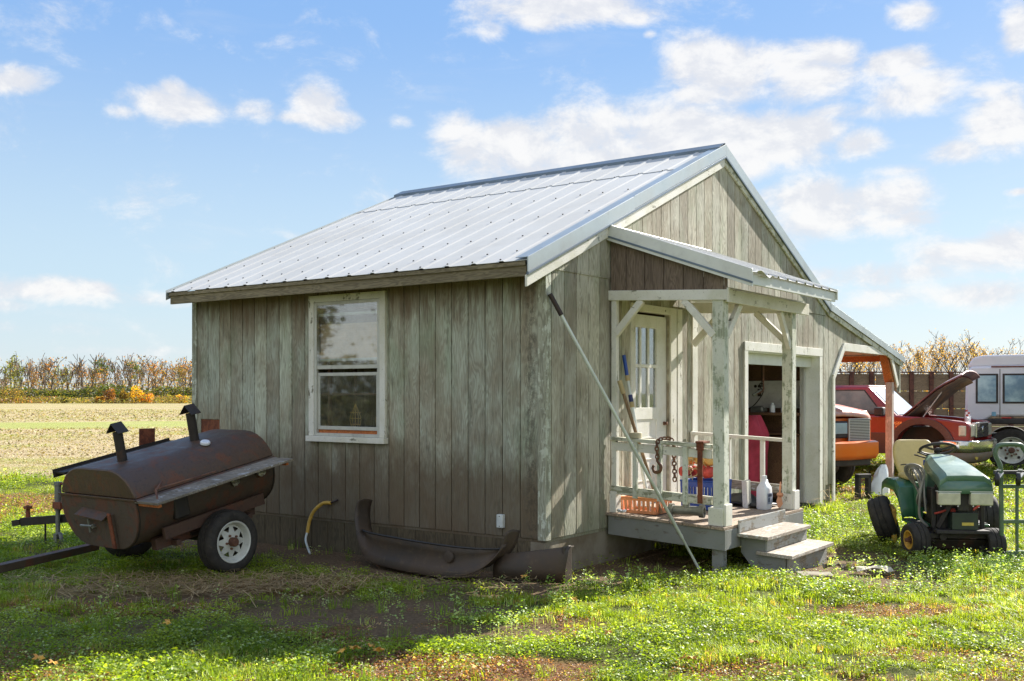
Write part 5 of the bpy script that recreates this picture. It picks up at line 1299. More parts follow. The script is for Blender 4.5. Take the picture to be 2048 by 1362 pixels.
# front axle and wheels
mb = MB(); mb.box(.42, .50, -.30, .30, .18, .225); mb.tube([(.47, -.30, .20), (.47, -.24, .14)], .02, 6); mb.tube([(.30, -.26, .18), (.30, .26, .17)], .012, 6); mb.lathe([(.035, -.02), (.035, .02), (0, .02)], (.52, -.17, .20), (1, 0, 0), 12); mb.build('axle', M['rust_dark'], tr)
wheel(tr, (.42, -.40, .155), (.22, -1, -.05), .165, .17, .085, M['tyre'], M['rim_yellow'], 'front_wheel', holes=0)
wheel(tr, (.50, .30, .13), (-.1, 1, .0), .155, .16, .085, M['tyre'], M['rim_yellow'], 'front_wheel', holes=0)
# rear: fenders with foot boards, seat, rear wheels (left one splayed)
def fender(sy):
    rows = []
    for (x_, z_, o_) in ((-.22, .30, .36), (-.26, .42, .37), (-.32, .60, .385), (-.42, .665, .40), (-.70, .675, .42), (-.84, .64, .42), (-.88, .56, .41)):
        rows.append([(x_, sy*.16, z_), (x_, sy*.26, z_+.005), (x_, sy*(o_-.02), z_), (x_+.0, sy*o_, z_-.03), (x_+.0, sy*(o_+.005), z_-.10 if z_ > .45 else z_-.03)])
    m_ = MB().sheet(rows); f_ = m_.build('fender', M['green'], tr, smooth=35, solid=.008)
    m_ = MB(); m_.sheet([[(-.24, sy*.36, .30), (-.24, sy*.36, .30)], [(-.24, sy*.37, .31), (-.24, sy*.37, .31)]])
    m_ = MB(); m_.prism([(-.30, .62), (-.20, .28), (.22, .255), (.22, .285), (-.05, .30), (-.02, .66), (-.28, .67)], sy*.20, sy*.235, 'y'); m_.box(-.22, .22, sy*.235, sy*.37, .262, .285); m_.build('side_panel', M['green'], f_, bevel=.006)
    m_ = MB(); m_.box(-.20, .18, sy*.25, sy*.36, .286, .294); m_.build('foot_mat', M['truck_blk'], f_, bevel=.004)
fender(-1); fender(1)
MB().prism([(-.85, .36), (-.85, .66), (-.42, .665), (-.34, .50), (-.24, .36)], -.17, .17, 'y').build('rear_body', M['green'], tr, bevel=.015)
wheel(tr, (-.60, -.46, .235), (-.30, -1, -.36), .245, .22, .14, M['tyre'], M['rim_yellow'], 'rear_wheel', holes=0)
wheel(tr, (-.60, .56, .25), (.0, 1, 0), .275, .24, .15, M['tyre'], M['rim_yellow'], 'rear_wheel', holes=0)
MB().prism([(-.56, .05), (-.58, .40), (-.42, .36), (-.40, .0)], -.42, -.37, 'y').build('yellow_deck', M['rim_yellow'], tr, bevel=.01)
s_ = MB(); rows = []
for i in range(9):
    t = i/8; z = .70 + .385*t; hw = .20*(1 - .25*max(0, t-.7)**1.2/.15*.3) * (.78 + .3*math.sin(min(1, t*1.6)*PI/2)); hw = min(hw, .215)
    if i == 8: hw *= .86
    rows.append([(-.72-.10*t - .025*math.cos(y_*PI/2)*1, y_*hw - .10, z) for y_ in (-1, -.8, -.4, 0, .4, .8, 1)])
s_.sheet(rows); st_ = s_.build('seat', M['seat'], tr, smooth=60, solid=.07); st_.modifiers.new('b', 'BEVEL').width = .028; st_.modifiers['b'].segments = 4; st_.modifiers['b'].limit_method = 'ANGLE'
mb = MB(); mb.box(-.72, -.36, -.29, .09, .675, .735); mb.build('cushion', M['seat'], st_, bevel=.03, seg=4)
mb = MB(); mb.tube(curve_pts([(-.69, -.26, .815), (-.688, -.21, .822), (-.69, -.15, .805), (-.69, -.10, .80)], 4), .006, 5); mb.build('crack', M['truck_blk'], st_)
# dash, steering wheel, hoses, levers
MB().prism([(-.18, .60), (-.14, .955), (-.24, .94), (-.34, .62)], -.13, .13, 'y').build('dash', M['green_hood'], tr, bevel=.015)
sw = MB(); ctr = Vector((-.31, .02, 1.01)); n_ = Vector((-.42, 0, 1)).normalized(); u = n_.orthogonal().normalized(); v = n_.cross(u)
sw.tube([ctr + .175*(math.cos(t)*u + math.sin(t)*v) for t in [2*PI*i/32 for i in range(33)]], .015, 8, cap=False)
for t in (0.2, 2.3, 4.4): sw.beam(ctr - n_*.02, ctr + .17*(math.cos(t)*u + math.sin(t)*v), .03, .010, n_)
sw.lathe([(.04, -.03), (.04, .0), (.02, .01), (0, .01)], ctr, n_, 14); sw.tube([ctr, ctr - n_*.12], .02, 8); sw.build('steering_wheel', M['truck_blk'], tr, smooth=50)
mb = MB(); mb.tube([(-.22, -.12, .92), (-.30, -.22, .95)], .008, 6); mb.tube([(-.2, -.08, .93), (-.26, -.20, .98)], .008, 6); mb.build('lever', M['truck_blk'], tr)
MB().box(-.24, -.20, -.15, -.08, .84, .90).build('blue_knob', M['blueplastic'], tr, bevel=.008)
# coil of cable on the near side
cc = thing('cable_coil', (4.33, 10.75, 0), FW, 'coil of grey cable draped between tractor hood and fender', 'cable')
cc.location = (4.17, 10.72, .46); mb = MB()
for i in range(7):
    r3 = random.Random(i); rr_ = .15 + .011*i; off = r3.uniform(-.02, .02)
    mb.tube([(.0 + off + rr_*.62*math.cos(t), -.03+.012*i*math.sin(t*2) - .05*math.sin(t), .20 + rr_*1.0*math.sin(t)) for t in [2*PI*k/26 for k in range(27)]], .0085, 6, cap=False)
mb.build('loops', M['cable'], cc, smooth=60)
mb = MB(); mb.tube(curve_pts([(.15, -.02, .25), (.17, -.05, .10), (.16, -.05, -.1), (.18, .02, -.2)], 5), .014, 8); mb.tube(curve_pts([(.12, 0, .3), (.18, -.01, .1), (.20, .0, -.05)], 4), .010, 6); mb.build('loose_end', M['cable'], cc, smooth=60)

# ---------------------------------------------------------------- green warehouse cart standing on end in front of the tractor
ct = thing('hand_cart', (4.72, 10.12, 0), R(4), 'green tubular cart frame stood upright with two black casters', 'cart')
mb = MB(); z0 = -.02
path = [(.0, 0, z0), (-.005, 0, .60), (-.01, 0, .80), (-.015, .0, .90), (-.06, 0, 1.0), (-.055, 0, 1.06), (-.01, 0, 1.10), (.17, 0, 1.10), (.22, 0, 1.06), (.30, .0, .92), (.31, 0, .80), (.31, 0, z0)]
mb.tube(curve_pts(path, 4), .022, 10); mb.build('side_rail', M['green_cart'], ct, smooth=60)
mb = MB(); mb.tube([(.31, 0, .70), (.62, 0, .70)], .018, 8); mb.tube([(.62, 0, .0), (.62, 0, 1.05)], .022, 8); mb.build('far_rail', M['green_cart'], ct, smooth=60)
for z in (.70, .36, .05): mb = MB(); mb.box(.0, .62, -.013, .013, z-.018, z+.018); mb.build('cross_bar', M['green_cart'], ct, bevel=.003)
mb = MB(); mb.box(.14, .165, -.012, .012, -.05, .69); mb.build('cross_bar', M['green_cart'], ct, bevel=.003)
MB().box(-.10, .30, -.03, .02, .0, .08).build('foot_plate', M['green_cart'], ct, bevel=.004)
mb = MB(); mb.box(-.06, .60, .01, .05, .815, .85); cb = mb.build('caster_plate', M['truck_blk'], ct, bevel=.004)
for x_ in (-.085, .125):
    w_ = MB().lathe([(.060, -.02), (.068, -.012), (.068, .012), (.060, .02), (.02, .024), (0, .024)], (x_, -.07, .775), (1, -.5, 0), 22).build('caster', M['blackplastic2'], ct, smooth=40)
    mb = MB(); mb.beam((x_+.01, -.06, .79), (x_+.08, .0, .83), .05, .012); mb.lathe([(.022, 0), (.022, .015), (0, .015)], (x_+.06, 0, .85), (0, 0, 1), 10); mb.build('fork', M['galv'], w_)

# ---------------------------------------------------------------- vehicles
def side_panel(mb, poly, y0, y1): return mb.prism(poly, y0, y1, 'y')
def arch(cx, cz, r, n=12, a0=0, a1=PI): return [(cx + r*math.cos(a0+(a1-a0)*i/n), cz + r*math.sin(a0+(a1-a0)*i/n)) for i in range(n+1)]
# red pickup: local x forward, y left (far side), near side is y = -.85; origin under the front axle
RH = R(-37)
pk = thing('pickup', (8.22, 20.45, 0), RH, 'red pickup truck with its hood propped open and front wheel missing', 'pickup')
lower = [(.80, .62), (.86, .70), (.86, .98), (.80, 1.06), (.2, 1.12), (-.48, 1.15), (-3.6, 1.12), (-3.6, .62), (-3.2, .48), (-.62, .48)] + [(x_, z_) for x_, z_ in reversed(arch(0, .50, .50, 14, 0, PI))][0:] + [(.56, .56)]
mb = MB(); lowp = [(.86, .66), (.87, .98), (.80, 1.06), (.2, 1.13), (-.48, 1.17), (-2.0, 1.15), (-3.7, 1.13), (-3.7, .50), (-2.0, .46), (-.52, .46)] + arch(0, .52, .50, 14, PI, 0) + [(.60, .56)]
mb.prism(lowp, -.85, -.55, 'y'); mb.prism(lowp, .55, .85, 'y'); mb.box(-3.7, -.50, -.55, .55, .5, 1.10)
bd = mb.build('body', M['red'], pk, smooth=30, bevel=.03, seg=3)
mb = MB(); lp = [(-.54, .44), (-.50, .80), (-.60, .84), (-3.7, .84), (-3.7, .50), (-2.0, .44)]; mb.prism(lp, -.862, -.851, 'y')
A1 = arch(0, .52, .62, 16, PI, 0); A2 = arch(0, .52, .49, 16, 0, PI); mb.prism(A1 + A2, -.895, -.84, 'y'); mb.build('lower_cladding', M['red_dark'], bd, bevel=.01)
for y_ in (-.7,): MB().box(-.5, .55, -.52, .52, .45, .95).build('engine_bay', M['rust_dark'], pk)
mb = MB(); mb.lathe([(.13, -.1), (.14, .0), (.05, .02), (.05, .08), (0, .08)], (0, -.62, .42), (0, -1, 0), 14); mb.tube([(0, .6, .42), (0, -.6, .42)], .05, 8); mb.beam((.1, -.5, .40), (-.6, -.42, .46), .08, .06); mb.build('brake_hub', M['hub'], pk)
wheel(pk, (.02, .70, .36), (0, 1, 0), .36, .22, .20, M['tyre'], M['rim_white'], 'front_wheel', holes=0, hub=False)
wheel(pk, (.02+.0, .0, -3) if 0 else (-2.85, -.74, .36), (0, -1, 0), .36, .22, .20, M['tyre'], M['rim_white'], 'rear_wheel', holes=0, hub=False)
wheel(pk, (-2.85, .74, .36), (0, 1, 0), .36, .22, .20, M['tyre'], M['rim_white'], 'rear_wheel', holes=0, hub=False)
MB().box(-.25, .05, -.70, -.45, -.02, .30).build('jack_stand', M['rust_dark'], pk, bevel=.01)
# cab
def cabmesh(mb, x0b, x0t, x1t, x1b, zb, zt, yb, yt, ymid=0):
    v_ = [(x0b, -yb, zb), (x1b, -yb, zb), (x1b, yb, zb), (x0b, yb, zb), (x0t, -yt, zt), (x1t, -yt, zt), (x1t, yt, zt), (x0t, yt, zt)]
    mb.add(v_, [(0,3,2,1), (4,5,6,7), (0,1,5,4), (1,2,6,5), (2,3,7,6), (3,0,4,7)])
mb = MB(); cabmesh(mb, -2.05, -1.98, -1.06, -.44, 1.13, 1.73, .80, .66); cb_ = mb.build('cab', M['red'], pk, smooth=30, bevel=.05, seg=4)
mb = MB(); cabmesh(mb, -1.95, -1.92, -1.08, -1.05, 1.735, 1.752, .60, .58); mb.build('roof_panel', M['red'], cb_, bevel=.01)
def onside(x_, z_, off=.006): t = (z_-1.13)/.60; return (x_, -(.80 + (.66-.80)*t) - off, z_)
wq = [(-1.78, 1.19), (-.74, 1.19), (-1.13, 1.655), (-1.70, 1.655)]
mb = MB(); v_ = [onside(*p) for p in wq]; v2 = [onside(p[0], p[1], -.01) for p in wq]; mb.add(v_ + v2, [(0,1,2,3), (7,6,5,4), (0,4,5,1), (1,5,6,2), (2,6,7,3), (3,7,4,0)]); mb.build('side_window', M['carglass'], cb_, bevel=.01)
mb = MB()
for p, q_ in zip(wq, wq[1:]+wq[:1]): mb.tube([onside(*p, .006), onside(*q_, .006)], .012, 5)
mb.build('window_seal', M['truck_blk'], cb_)
def onwind(y_, t, off=.012): return (-.44 + (-1.06+.44)*t + off, y_*(.80+(.66-.80)*t), 1.13+.60*t + off)
mb = MB(); mb.add([onwind(-.90, .07), onwind(.90, .07), onwind(.88, .93), onwind(-.88, .93), onwind(-.90, .07, -.02), onwind(.90, .07, -.02), onwind(.88, .93, -.02), onwind(-.88, .93, -.02)], [(0,1,2,3), (7,6,5,4), (0,4,5,1), (1,5,6,2), (2,6,7,3), (3,7,4,0)]); mb.build('windshield', M['windshield'], cb_, bevel=.01)
mr_ = MB().box(-.82, -.64, -1.08, -.90, 1.16, 1.33).build('mirror', M['truck_blk'], pk, bevel=.03, seg=3)
for x_, z_ in ((-1.86, .86), (-.60, .86)): MB().box(x_, x_+.008, -.858, -.852, z_, 1.14).build('door_seam', M['dark'], bd)
mb = MB(); mb.box(-1.72, -1.60, -.875, -.852, 1.02, 1.05); mb.build('door_handle', M['truck_blk'], bd, bevel=.006)
# raised hood hinged at the cowl, with prop rod
rows = []; 
for i in range(8):
    t = i/7; x_ = -.42 + 1.10*t; 
    z_ = 1.17 + 1.0*t - .18*max(0, t-.62)**1.0*2.2
    rows.append([(x_-.0*abs(y_), y_*(.74-.05*t), z_ - .05*abs(y_)**3 - (.05*t)*abs(y_)**2) for y_ in (-1, -.9, -.6, -.2, .2, .6, .9, 1)])
hd = MB().sheet(rows).build('hood', M['hood_dull'], pk, smooth=50, solid=.03)
rows2 = [[(p[0]+.03, p[1]*1.0, p[2]-.035) for p in r_[0:]] for r_ in rows[:-1]]
MB().sheet(rows2).build('hood_liner', M['hood_in'], hd, smooth=50, solid=.01)
mb = MB(); mb.tube([(-.05, -.62, 1.12), (.30, -.60, 1.62)], .010, 6); mb.build('prop_rod', M['galv'], hd)
# nose: grille, headlights, bumper
mb = MB(); mb.box(.80, .89, -.46, .46, .76, 1.05); gr_ = mb.build('grille', M['chrome'], pk, bevel=.02)
mb = MB()
for z in (.79, .875, .96):
    for (y0, y1) in ((-.42, -.03), (.03, .42)): mb.box(.885, .894, y0, y1, z, z+.065)
mb.build('grille_opening', M['dark'], gr_)
MB().lathe([(.07, 0), (.06, .012), (0, .014)], (.893, 0, .91), (1, 0, 0), 20).build('badge', M['chrome'], gr_, smooth=40)
for sy in (-1, 1):
    h2 = MB(); h2.box(.76, .875, sy*.47, sy*.80, .78, 1.02); h2 = h2.build('headlight', M['lens'], pk, bevel=.03, seg=3)
    mb = MB(); mb.box(.66, .80, sy*.80, sy*.862, .80, 1.0); mb.build('turn_signal', M['lens'], h2, bevel=.02)
bmp = MB(); pts_ = [(.35, -.90), (.72, -.90), (.90, -.84), (1.0, -.60), (1.05, 0), (1.0, .60), (.90, .84), (.72, .90), (.35, .90)]
rows = [[(x_, y_, z_) for x_, y_ in [(p[0]*k, p[1]*k2) for p in pts_]] for (z_, k, k2) in ((.72, .97, 1.0), (.70, 1.0, 1.01), (.58, 1.0, 1.0), (.50, .97, .98))]
b3 = bmp.sheet(rows).build('bumper', M['chrome'], pk, smooth=40, solid=.02)
rows = [[(p[0]*k, p[1]*k2, z_) for p in pts_] for (z_, k, k2) in ((.50, .97, .975), (.34, .88, .93), (.30, .84, .90))]
MB().sheet(rows).build('valance', M['valance'], b3, smooth=40, solid=.02)
for sy in (-1, 1): MB().lathe([(.06, 0), (.06, .02), (0, .03)], (.90, sy*.58, .42), (1, sy*.2, 0), 16).build('fog_light', M['amber'], b3, smooth=40)
# fender script, made up of short chrome strokes
txt = bpy.data.curves.new('fender_script', 'FONT'); txt.body = 'RANGER'; txt.size = .085; txt.extrude = .003; txt.shear = .4
def text_obj(name, body, size, loc, rot, mat, parent, shear=0, ext=.002):
    c_ = bpy.data.curves.new(name, 'FONT'); c_.body = body; c_.size = size; c_.extrude = ext; c_.shear = shear; c_.align_x = 'CENTER'
    t_ = bpy.data.objects.new(name + '_tmp', c_); COL.objects.link(t_); dg = bpy.context.evaluated_depsgraph_get(); dg.update()
    me = bpy.data.meshes.new_from_object(t_.evaluated_get(dg)); bpy.data.objects.remove(t_)
    o_ = bpy.data.objects.new(name, me); COL.objects.link(o_); me.materials.clear(); me.materials.append(mat); o_.parent = parent; o_.location = loc; o_.rotation_euler = rot; return o_
bpy.data.curves.remove(txt)
text_obj('lettering', 'RANGER', .075, (-.93+.42, -.856, 1.0), (PI/2, 0, 0), M['chrome'], bd, .4); text_obj('lettering', 'XLT', .06, (-.44, -.856, .94), (PI/2, 0, 0), M['chrome'], bd, .4)
# tools left on the nose
tl = thing('fluid_bottles', tuple(pk.matrix_world @ Vector((0, 0, 0))), 0, 'small red-topped jars standing on the nose of the red pickup', 'bottles')
tl.location = Vector((8.22, 20.45, 0)) + Matrix.Rotation(RH, 3, 'Z') @ Vector((.72, -.35, 1.05))
mb = MB()
for (x_, y_, h) in ((0, 0, .16), (.02, .14, .20), (-.08, -.12, .12)): mb.lathe([(.035, 0), (.035, h*.7), (.015, h*.85), (.015, h)], (x_, y_, 0), (0, 0, 1), 10)
mb.build('jar', M['jug'], tl, smooth=40)
mb = MB()
for (x_, y_, h) in ((0, 0, .16), (.02, .14, .20), (-.08, -.12, .12)): mb.lathe([(.022, 0), (.022, .03), (0, .03)], (x_, y_, h), (0, 0, 1), 10)
mb.build('lid', M['redplastic'], tl)
# white boxy appliance between pickup and tractor
ac = thing('window_unit', (7.20, 18.4, 0), R(-8), 'boxy white-framed air conditioner behind the tractor seat', 'appliance')
MB().box(-.19, .19, -.18, .18, .0, .60).build('case', M['white_truck'], ac, bevel=.01)
mb = MB(); mb.box(-.165, .14, -.19, -.181, .12, .575); 
g2 = mb.build('grille', M['truck_blk'], ac)

# orange truck nose in the carport
og = thing('orange_truck', (5.03, 17.75, 0), R(-58), 'orange truck parked under the carport, nose towards the yard', 'truck')
mb = MB(); op = [(.62, .62), (.66, .70), (.66, 1.20), (.58, 1.30), (.0, 1.40), (-.9, 1.50), (-3.4, 1.5), (-3.4, .6), (-.55, .55)] + arch(-.1, .52, .46, 12, PI, 0)
mb.prism(op, -.74, -.60, 'y'); mb.prism(op, .60, .74, 'y'); mb.box(-3.4, .60, -.60, .60, .62, 1.18); obd = mb.build('body', M['orange'], og, smooth=30, bevel=.04, seg=3)
rows = [[(x_, y_*w_, z_ - .07*abs(y_)**3) for y_ in (-1, -.8, -.4, 0, .4, .8, 1)] for (x_, z_, w_) in ((.68, 1.22, .72), (.62, 1.31, .73), (.40, 1.37, .735), (-.1, 1.44, .74), (-.9, 1.54, .74))]
MB().sheet(rows).build('hood', M['hood_orange'], og, smooth=50, solid=.02)
mb = MB(); cabmesh(mb, -2.3, -2.2, -1.4, -.85, 1.5, 2.05, .72, .60); mb.build('cab', M['orange'], og, bevel=.05, seg=3)
gg = MB().box(.66, .69, .17, .69, .80, 1.18).build('grille', M['galv'], og, bevel=.01); mb = MB()
for i in range(14): mb.box(.691, .696, .19, .67, .815+.026*i, .825+.026*i)
mb.build('grille_slat', M['dark'], gg)
hl = MB().box(.62, .685, -.22, .15, .86, 1.14).build('headlight', M['truck_blk'], og, bevel=.02); MB().box(.686, .70, -.19, .12, .93, 1.11).build('lens', M['lens_blue'], hl, bevel=.01)
rows = [[(x_*k, y_*k2, z_) for x_, y_ in ((.40, -.80), (.66, -.80), (.82, -.72), (.90, 0), (.82, .72), (.66, .80), (.40, .80))] for (z_, k, k2) in ((.80, .94, .98), (.78, 1, 1), (.60, 1.0, 1.0), (.52, .95, .97))]
ob2 = MB().sheet(rows).build('bumper', M['orange'], og, smooth=50, solid=.03)
MB().box(.3, .74, -.65, .65, .40, .53).build('valance', M['truck_blk'], og, bevel=.02)
wheel(og, (-.1, -.72, .38), (0, -1, 0), .38, .24, .20, M['tyre'], M['rim_white'], 'wheel', holes=0, hub=False); wheel(og, (-.1, .72, .38), (0, 1, 0), .38, .24, .20, M['tyre'], M['rim_white'], 'wheel', holes=0, hub=False)
# white container and black stand by its wheel
jb = thing('white_sack', (5.72, 16.4, 0), .4, 'white plastic sack slumped beside the orange truck wheel', 'sack')
P_ = []
for i in range(8):
    t = i/7; P_.append([((.17*(1-t**2*.75)+.02*math.sin(3*k+i))*math.cos(2*PI*k/12) + .10*t, (.13*(1-t**2*.8))*math.sin(2*PI*k/12), .02+.46*t) for k in range(13)])
mb = MB().sheet(P_); mb.build('film', M['jug'], jb, smooth=40)
cn = thing('black_stand', (5.42, 16.1, 0), .3, 'small black metal stand under the orange truck bumper', 'stand')
mb = MB(); mb.box(-.16, -.11, -.05, .05, 0, .34); mb.box(.02, .07, -.05, .05, 0, .34); mb.box(-.16, .07, -.05, .05, .30, .36); mb.build('legs', M['truck_blk'], cn, bevel=.006)

# white cab-over truck: local x forward, y left; near side y = -1.05; origin under the front wheel
wt_ = thing('white_truck', (10.90, 22.1, 0), R(-24), 'white crew-cab lorry with black mudguard behind the red pickup', 'lorry')
mb = MB(); cp_ = [(-.95, 1.02), (-.86, 1.02), (-.80, 1.14)] ; 
side = [(-1.25, .95), (-1.22, 2.15), (-1.12, 2.26), (1.5, 2.30), (1.62, 2.16), (1.95, 1.45), (2.0, .80), (.28, .80), (.22, 1.02), (-.03, 1.18), (-.73, 1.18), (-1.0, 1.0)]
mb.prism(side, -1.05, 1.05, 'y'); wc = mb.build('cab', M['white_truck'], wt_, smooth=30, bevel=.05, seg=3)
mb = MB(); mb.prism([(-1.20, 2.24), (-1.10, 2.44), (-.9, 2.50), (1.2, 2.52), (1.5, 2.30)], -1.0, 1.0, 'y'); mb.build('roof_cap', M['white_truck'], wc, bevel=.04, seg=3)
MB().box(-.75, 1.0, -1.065, -1.05, 2.235, 2.262).build('drip_rail', M['rust_orange'], wc)
def swin(x0, x1, z0, z1, name, mat, seal=True):
    w_ = MB().box(x0-.04, x1+.04, -1.062, -1.052, z0-.04, z1+.04).build('window_seal', M['truck_blk'], wc, bevel=.05, seg=4)
    MB().box(x0, x1, -1.068, -1.0625, z0, z1).build('pane', mat, w_, bevel=.03, seg=3)
swin(-1.0, -.66, 1.50, 2.06, 'w', M['truckglass']); swin(-.50, .22, 1.50, 2.06, 'w', M['truckglass'])
for x_ in (-.595, .45): MB().box(x_, x_+.013, -1.054, -1.0505, 1.16, 2.2).build('door_seam', M['dark'], wc)
MB().box(-.56, -.38, -1.075, -1.0515, 1.14, 1.17).build('door_handle', M['redplastic'], wc, bevel=.006)
mb = MB(); mb.box(-.74, -.66, -1.054, -1.0505, 1.19, 1.28); mb.build('sticker', M['plate_blue'], wc); MB().box(-.74, -.68, -1.054, -1.0505, 1.22-.18, 1.11).build('sticker', M['truck_blk'], wc)
mb = MB(); mb.prism([(x_, z_) for x_, z_ in [(-.37+q[0], q[1]) for q in [(-.75, .9), (-.78, 1.02), (-.62, 1.12), (.42, 1.14), (.72, .98), (.92, .62), (.84, .60), (.62, .86), (.36, 1.02), (-.42, 1.02), (-.66, .88)]]], -1.10, -.6, 'y'); mb.build('mudguard', M['truck_blk'], wt_, bevel=.02)
mb = MB(); mb.box(-1.2, .9, -.5, .5, .55, .78); mb.box(-5.5, -1.3, -.45, .45, .65, .85); mb.build('chassis', M['truck_blk'], wt_)
MB().box(-5.5, -1.35, -1.1, 1.1, .92, 1.06).build('flat_bed', M['greywood'], wt_, bevel=.01)
tw = wheel(wt_, (-.37, -.92, .46), (0, -1, 0), .46, .26, .275, M['tyre'], M['rim_white'], 'wheel', holes=0)
mb = MB()
for k in range(5): a_ = 2*PI*k/5+.4; MB().lathe([(.030, 0), (0, .002)], (-.37+.20*math.cos(a_), -.92-.13*.38-.012, .46+.20*math.sin(a_)), (0, -1, 0), 12).build('hand_hole', M['dark'], tw)
mb = MB()
for k in range(8): a_ = 2*PI*k/8; MB().lathe([(.022, 0), (.022, .03), (0, .032)], (-.37+.115*math.cos(a_), -.92-.13*.38-.02, .46+.115*math.sin(a_)), (0, -1, 0), 6).build('wheel_nut', M['hub'], tw)
wheel(wt_, (-.37, .92, .46), (0, 1, 0), .46, .26, .275, M['tyre'], M['rim_white'], 'wheel', holes=0, hub=False)
wheel(wt_, (-4.0, -.92, .46), (0, -1, 0), .46, .26, .275, M['tyre'], M['rim_white'], 'wheel', holes=0, hub=False)
mb = MB(); mb.box(-.12, .06, -1.36, -1.30, 1.66, 2.08); mb.tube([(0, -1.33, 1.67), (.0, -1.33, 1.58), (.30, -1.06, 1.5)], .015, 6); mb.tube([(0, -1.33, 2.07), (0, -1.33, 2.15), (.30, -1.06, 2.2)], .015, 6); mb.build('mirror', M['truck_blk'], wt_, bevel=.01)

wt_.scale = (1, 1, .95)

# ---------------------------------------------------------------- board fence with rusty posts behind the vehicles
fn = thing('board_fence', (6.0, 32.5, 0), R(1), 'tall brown horizontal board fence with rusty steel posts', 'fence')
rf = random.Random(6)
mb = MB(); 
for i in range(4):
    x_ = -6.0
    while x_ < 26:
        w_ = rf.uniform(2.2, 3.2); mb.box(x_, x_+w_-.02, -.03+rf.uniform(0, .015), .02, .02+.55*i, .02+.55*i+.535 + (rf.uniform(-.03, .0) if i == 3 else 0)); x_ += w_
mb.build('boards', M['fence'], fn, bevel=.005)
k = 0; x_ = -5.5
while x_ < 25:
    MB().box(x_, x_+.13, -.10, -.032, 0, 2.27).build('fence_post', M['fencepost'], fn, bevel=.01); x_ += (.62, .62, 1.25, .62)[k % 4]; k += 1
MB().box(-6, 26, -.06, .05, 2.225, 2.262).build('top_rail', M['fencepost'], fn)
# ---------------------------------------------------------------- trees
def tree_parts(seed, H, spread, trunk_r, depth, leaf_n, leaf_s, cols, tall=False, minr=.0, cluster=.5, leaf_lo=.25):
    r = random.Random(seed); segs = []; tips = []
    def grow(p, d, ln, rad, lv):
        n = 3; q = p; pts = [p]; rs = [rad]
        for i in range(n):
            d = (d + Vector((r.uniform(-.16, .16), r.uniform(-.16, .16), r.uniform(-.02, .10)))).normalized(); q = q + d*ln/n; pts.append(q); rs.append(max(rad*(1-.42*(i+1)/n), minr))
        segs.append((pts, rs, 5 if lv == 0 else 3)); tips.append((q, lv)) if lv >= depth-1 else None
        if lv < depth:
            k = r.choice((3, 4)) if lv == 0 else r.choice((2, 3))
            for j in range(k):
                t = r.uniform(.35, 1.0) if lv == 0 else r.uniform(.4, 1)
                i0 = min(int(t*n), n-1); b = pts[i0].lerp(pts[i0+1], t*n-i0) if t < 1 else pts[-1]
                a = r.uniform(0, 2*PI); up = r.uniform(.45, 1.1) if not tall else r.uniform(.8, 1.7)
                nd = (d*.7 + Vector((math.cos(a)*spread, math.sin(a)*spread, up*.55))).normalized()
                grow(b, nd, ln*r.uniform(.55, .78), max(rs[min(i0, n)]*.62, minr), lv+1)
    grow(Vector((0, 0, -.1)), Vector((0, 0, 1)), H*.48, trunk_r, 0)
    mb = MB()
    for pts, rs, k in segs: mb.tube(pts, rs, k, cap=False)
    zt = max(p.z for pts, _, _ in segs for p in pts); s_ = H/zt
    mb.v = [(v[0]*s_, v[1]*s_, v[2]*s_) for v in mb.v]
    rr = np.random.default_rng(seed); allp = [p*s_ for pts, _, _ in segs[1:] for p in pts[1:] if p.z*s_ > H*leaf_lo]
    V = C_ = None
    if leaf_n and allp:
        I = rr.integers(0, len(allp), leaf_n); cen = np.array([tuple(allp[i]) for i in I]) + rr.normal(0, cluster, (leaf_n, 3))*[1, 1, .7]
        V = leaf_quads(cen, leaf_s, PI, rr); ci = rr.integers(0, len(cols), leaf_n); C_ = np.array([lin(*c)[:3] for c in cols])[ci]*rr.uniform(.6, 1.25, (leaf_n, 1))
    return mb, V, C_
def make_tree(name, loc, rz, args, label, cat, group, barkmat):
    t = thing(name, loc, rz, label, cat, group); mb, V, C_ = tree_parts(**args); mb.build('trunk', barkmat, t)
    if V is not None: o_ = quads_mesh('crown', V, C_, M['veg']); o_.parent = t
    return t
def copy_tree(t, loc, rz, s_, label=None, group=None):
    c = t.copy(); COL.objects.link(c); c.location = loc; c.rotation_euler = (0, 0, rz); c.scale = (s_[0], s_[0], s_[1])
    if label: c['label'] = label
    if group: c['group'] = group
    for ch in t.children: d = ch.copy(); COL.objects.link(d); d.parent = c
    return c
G1 = 'bare trees of the distant left tree line'
rt_ = random.Random(21)
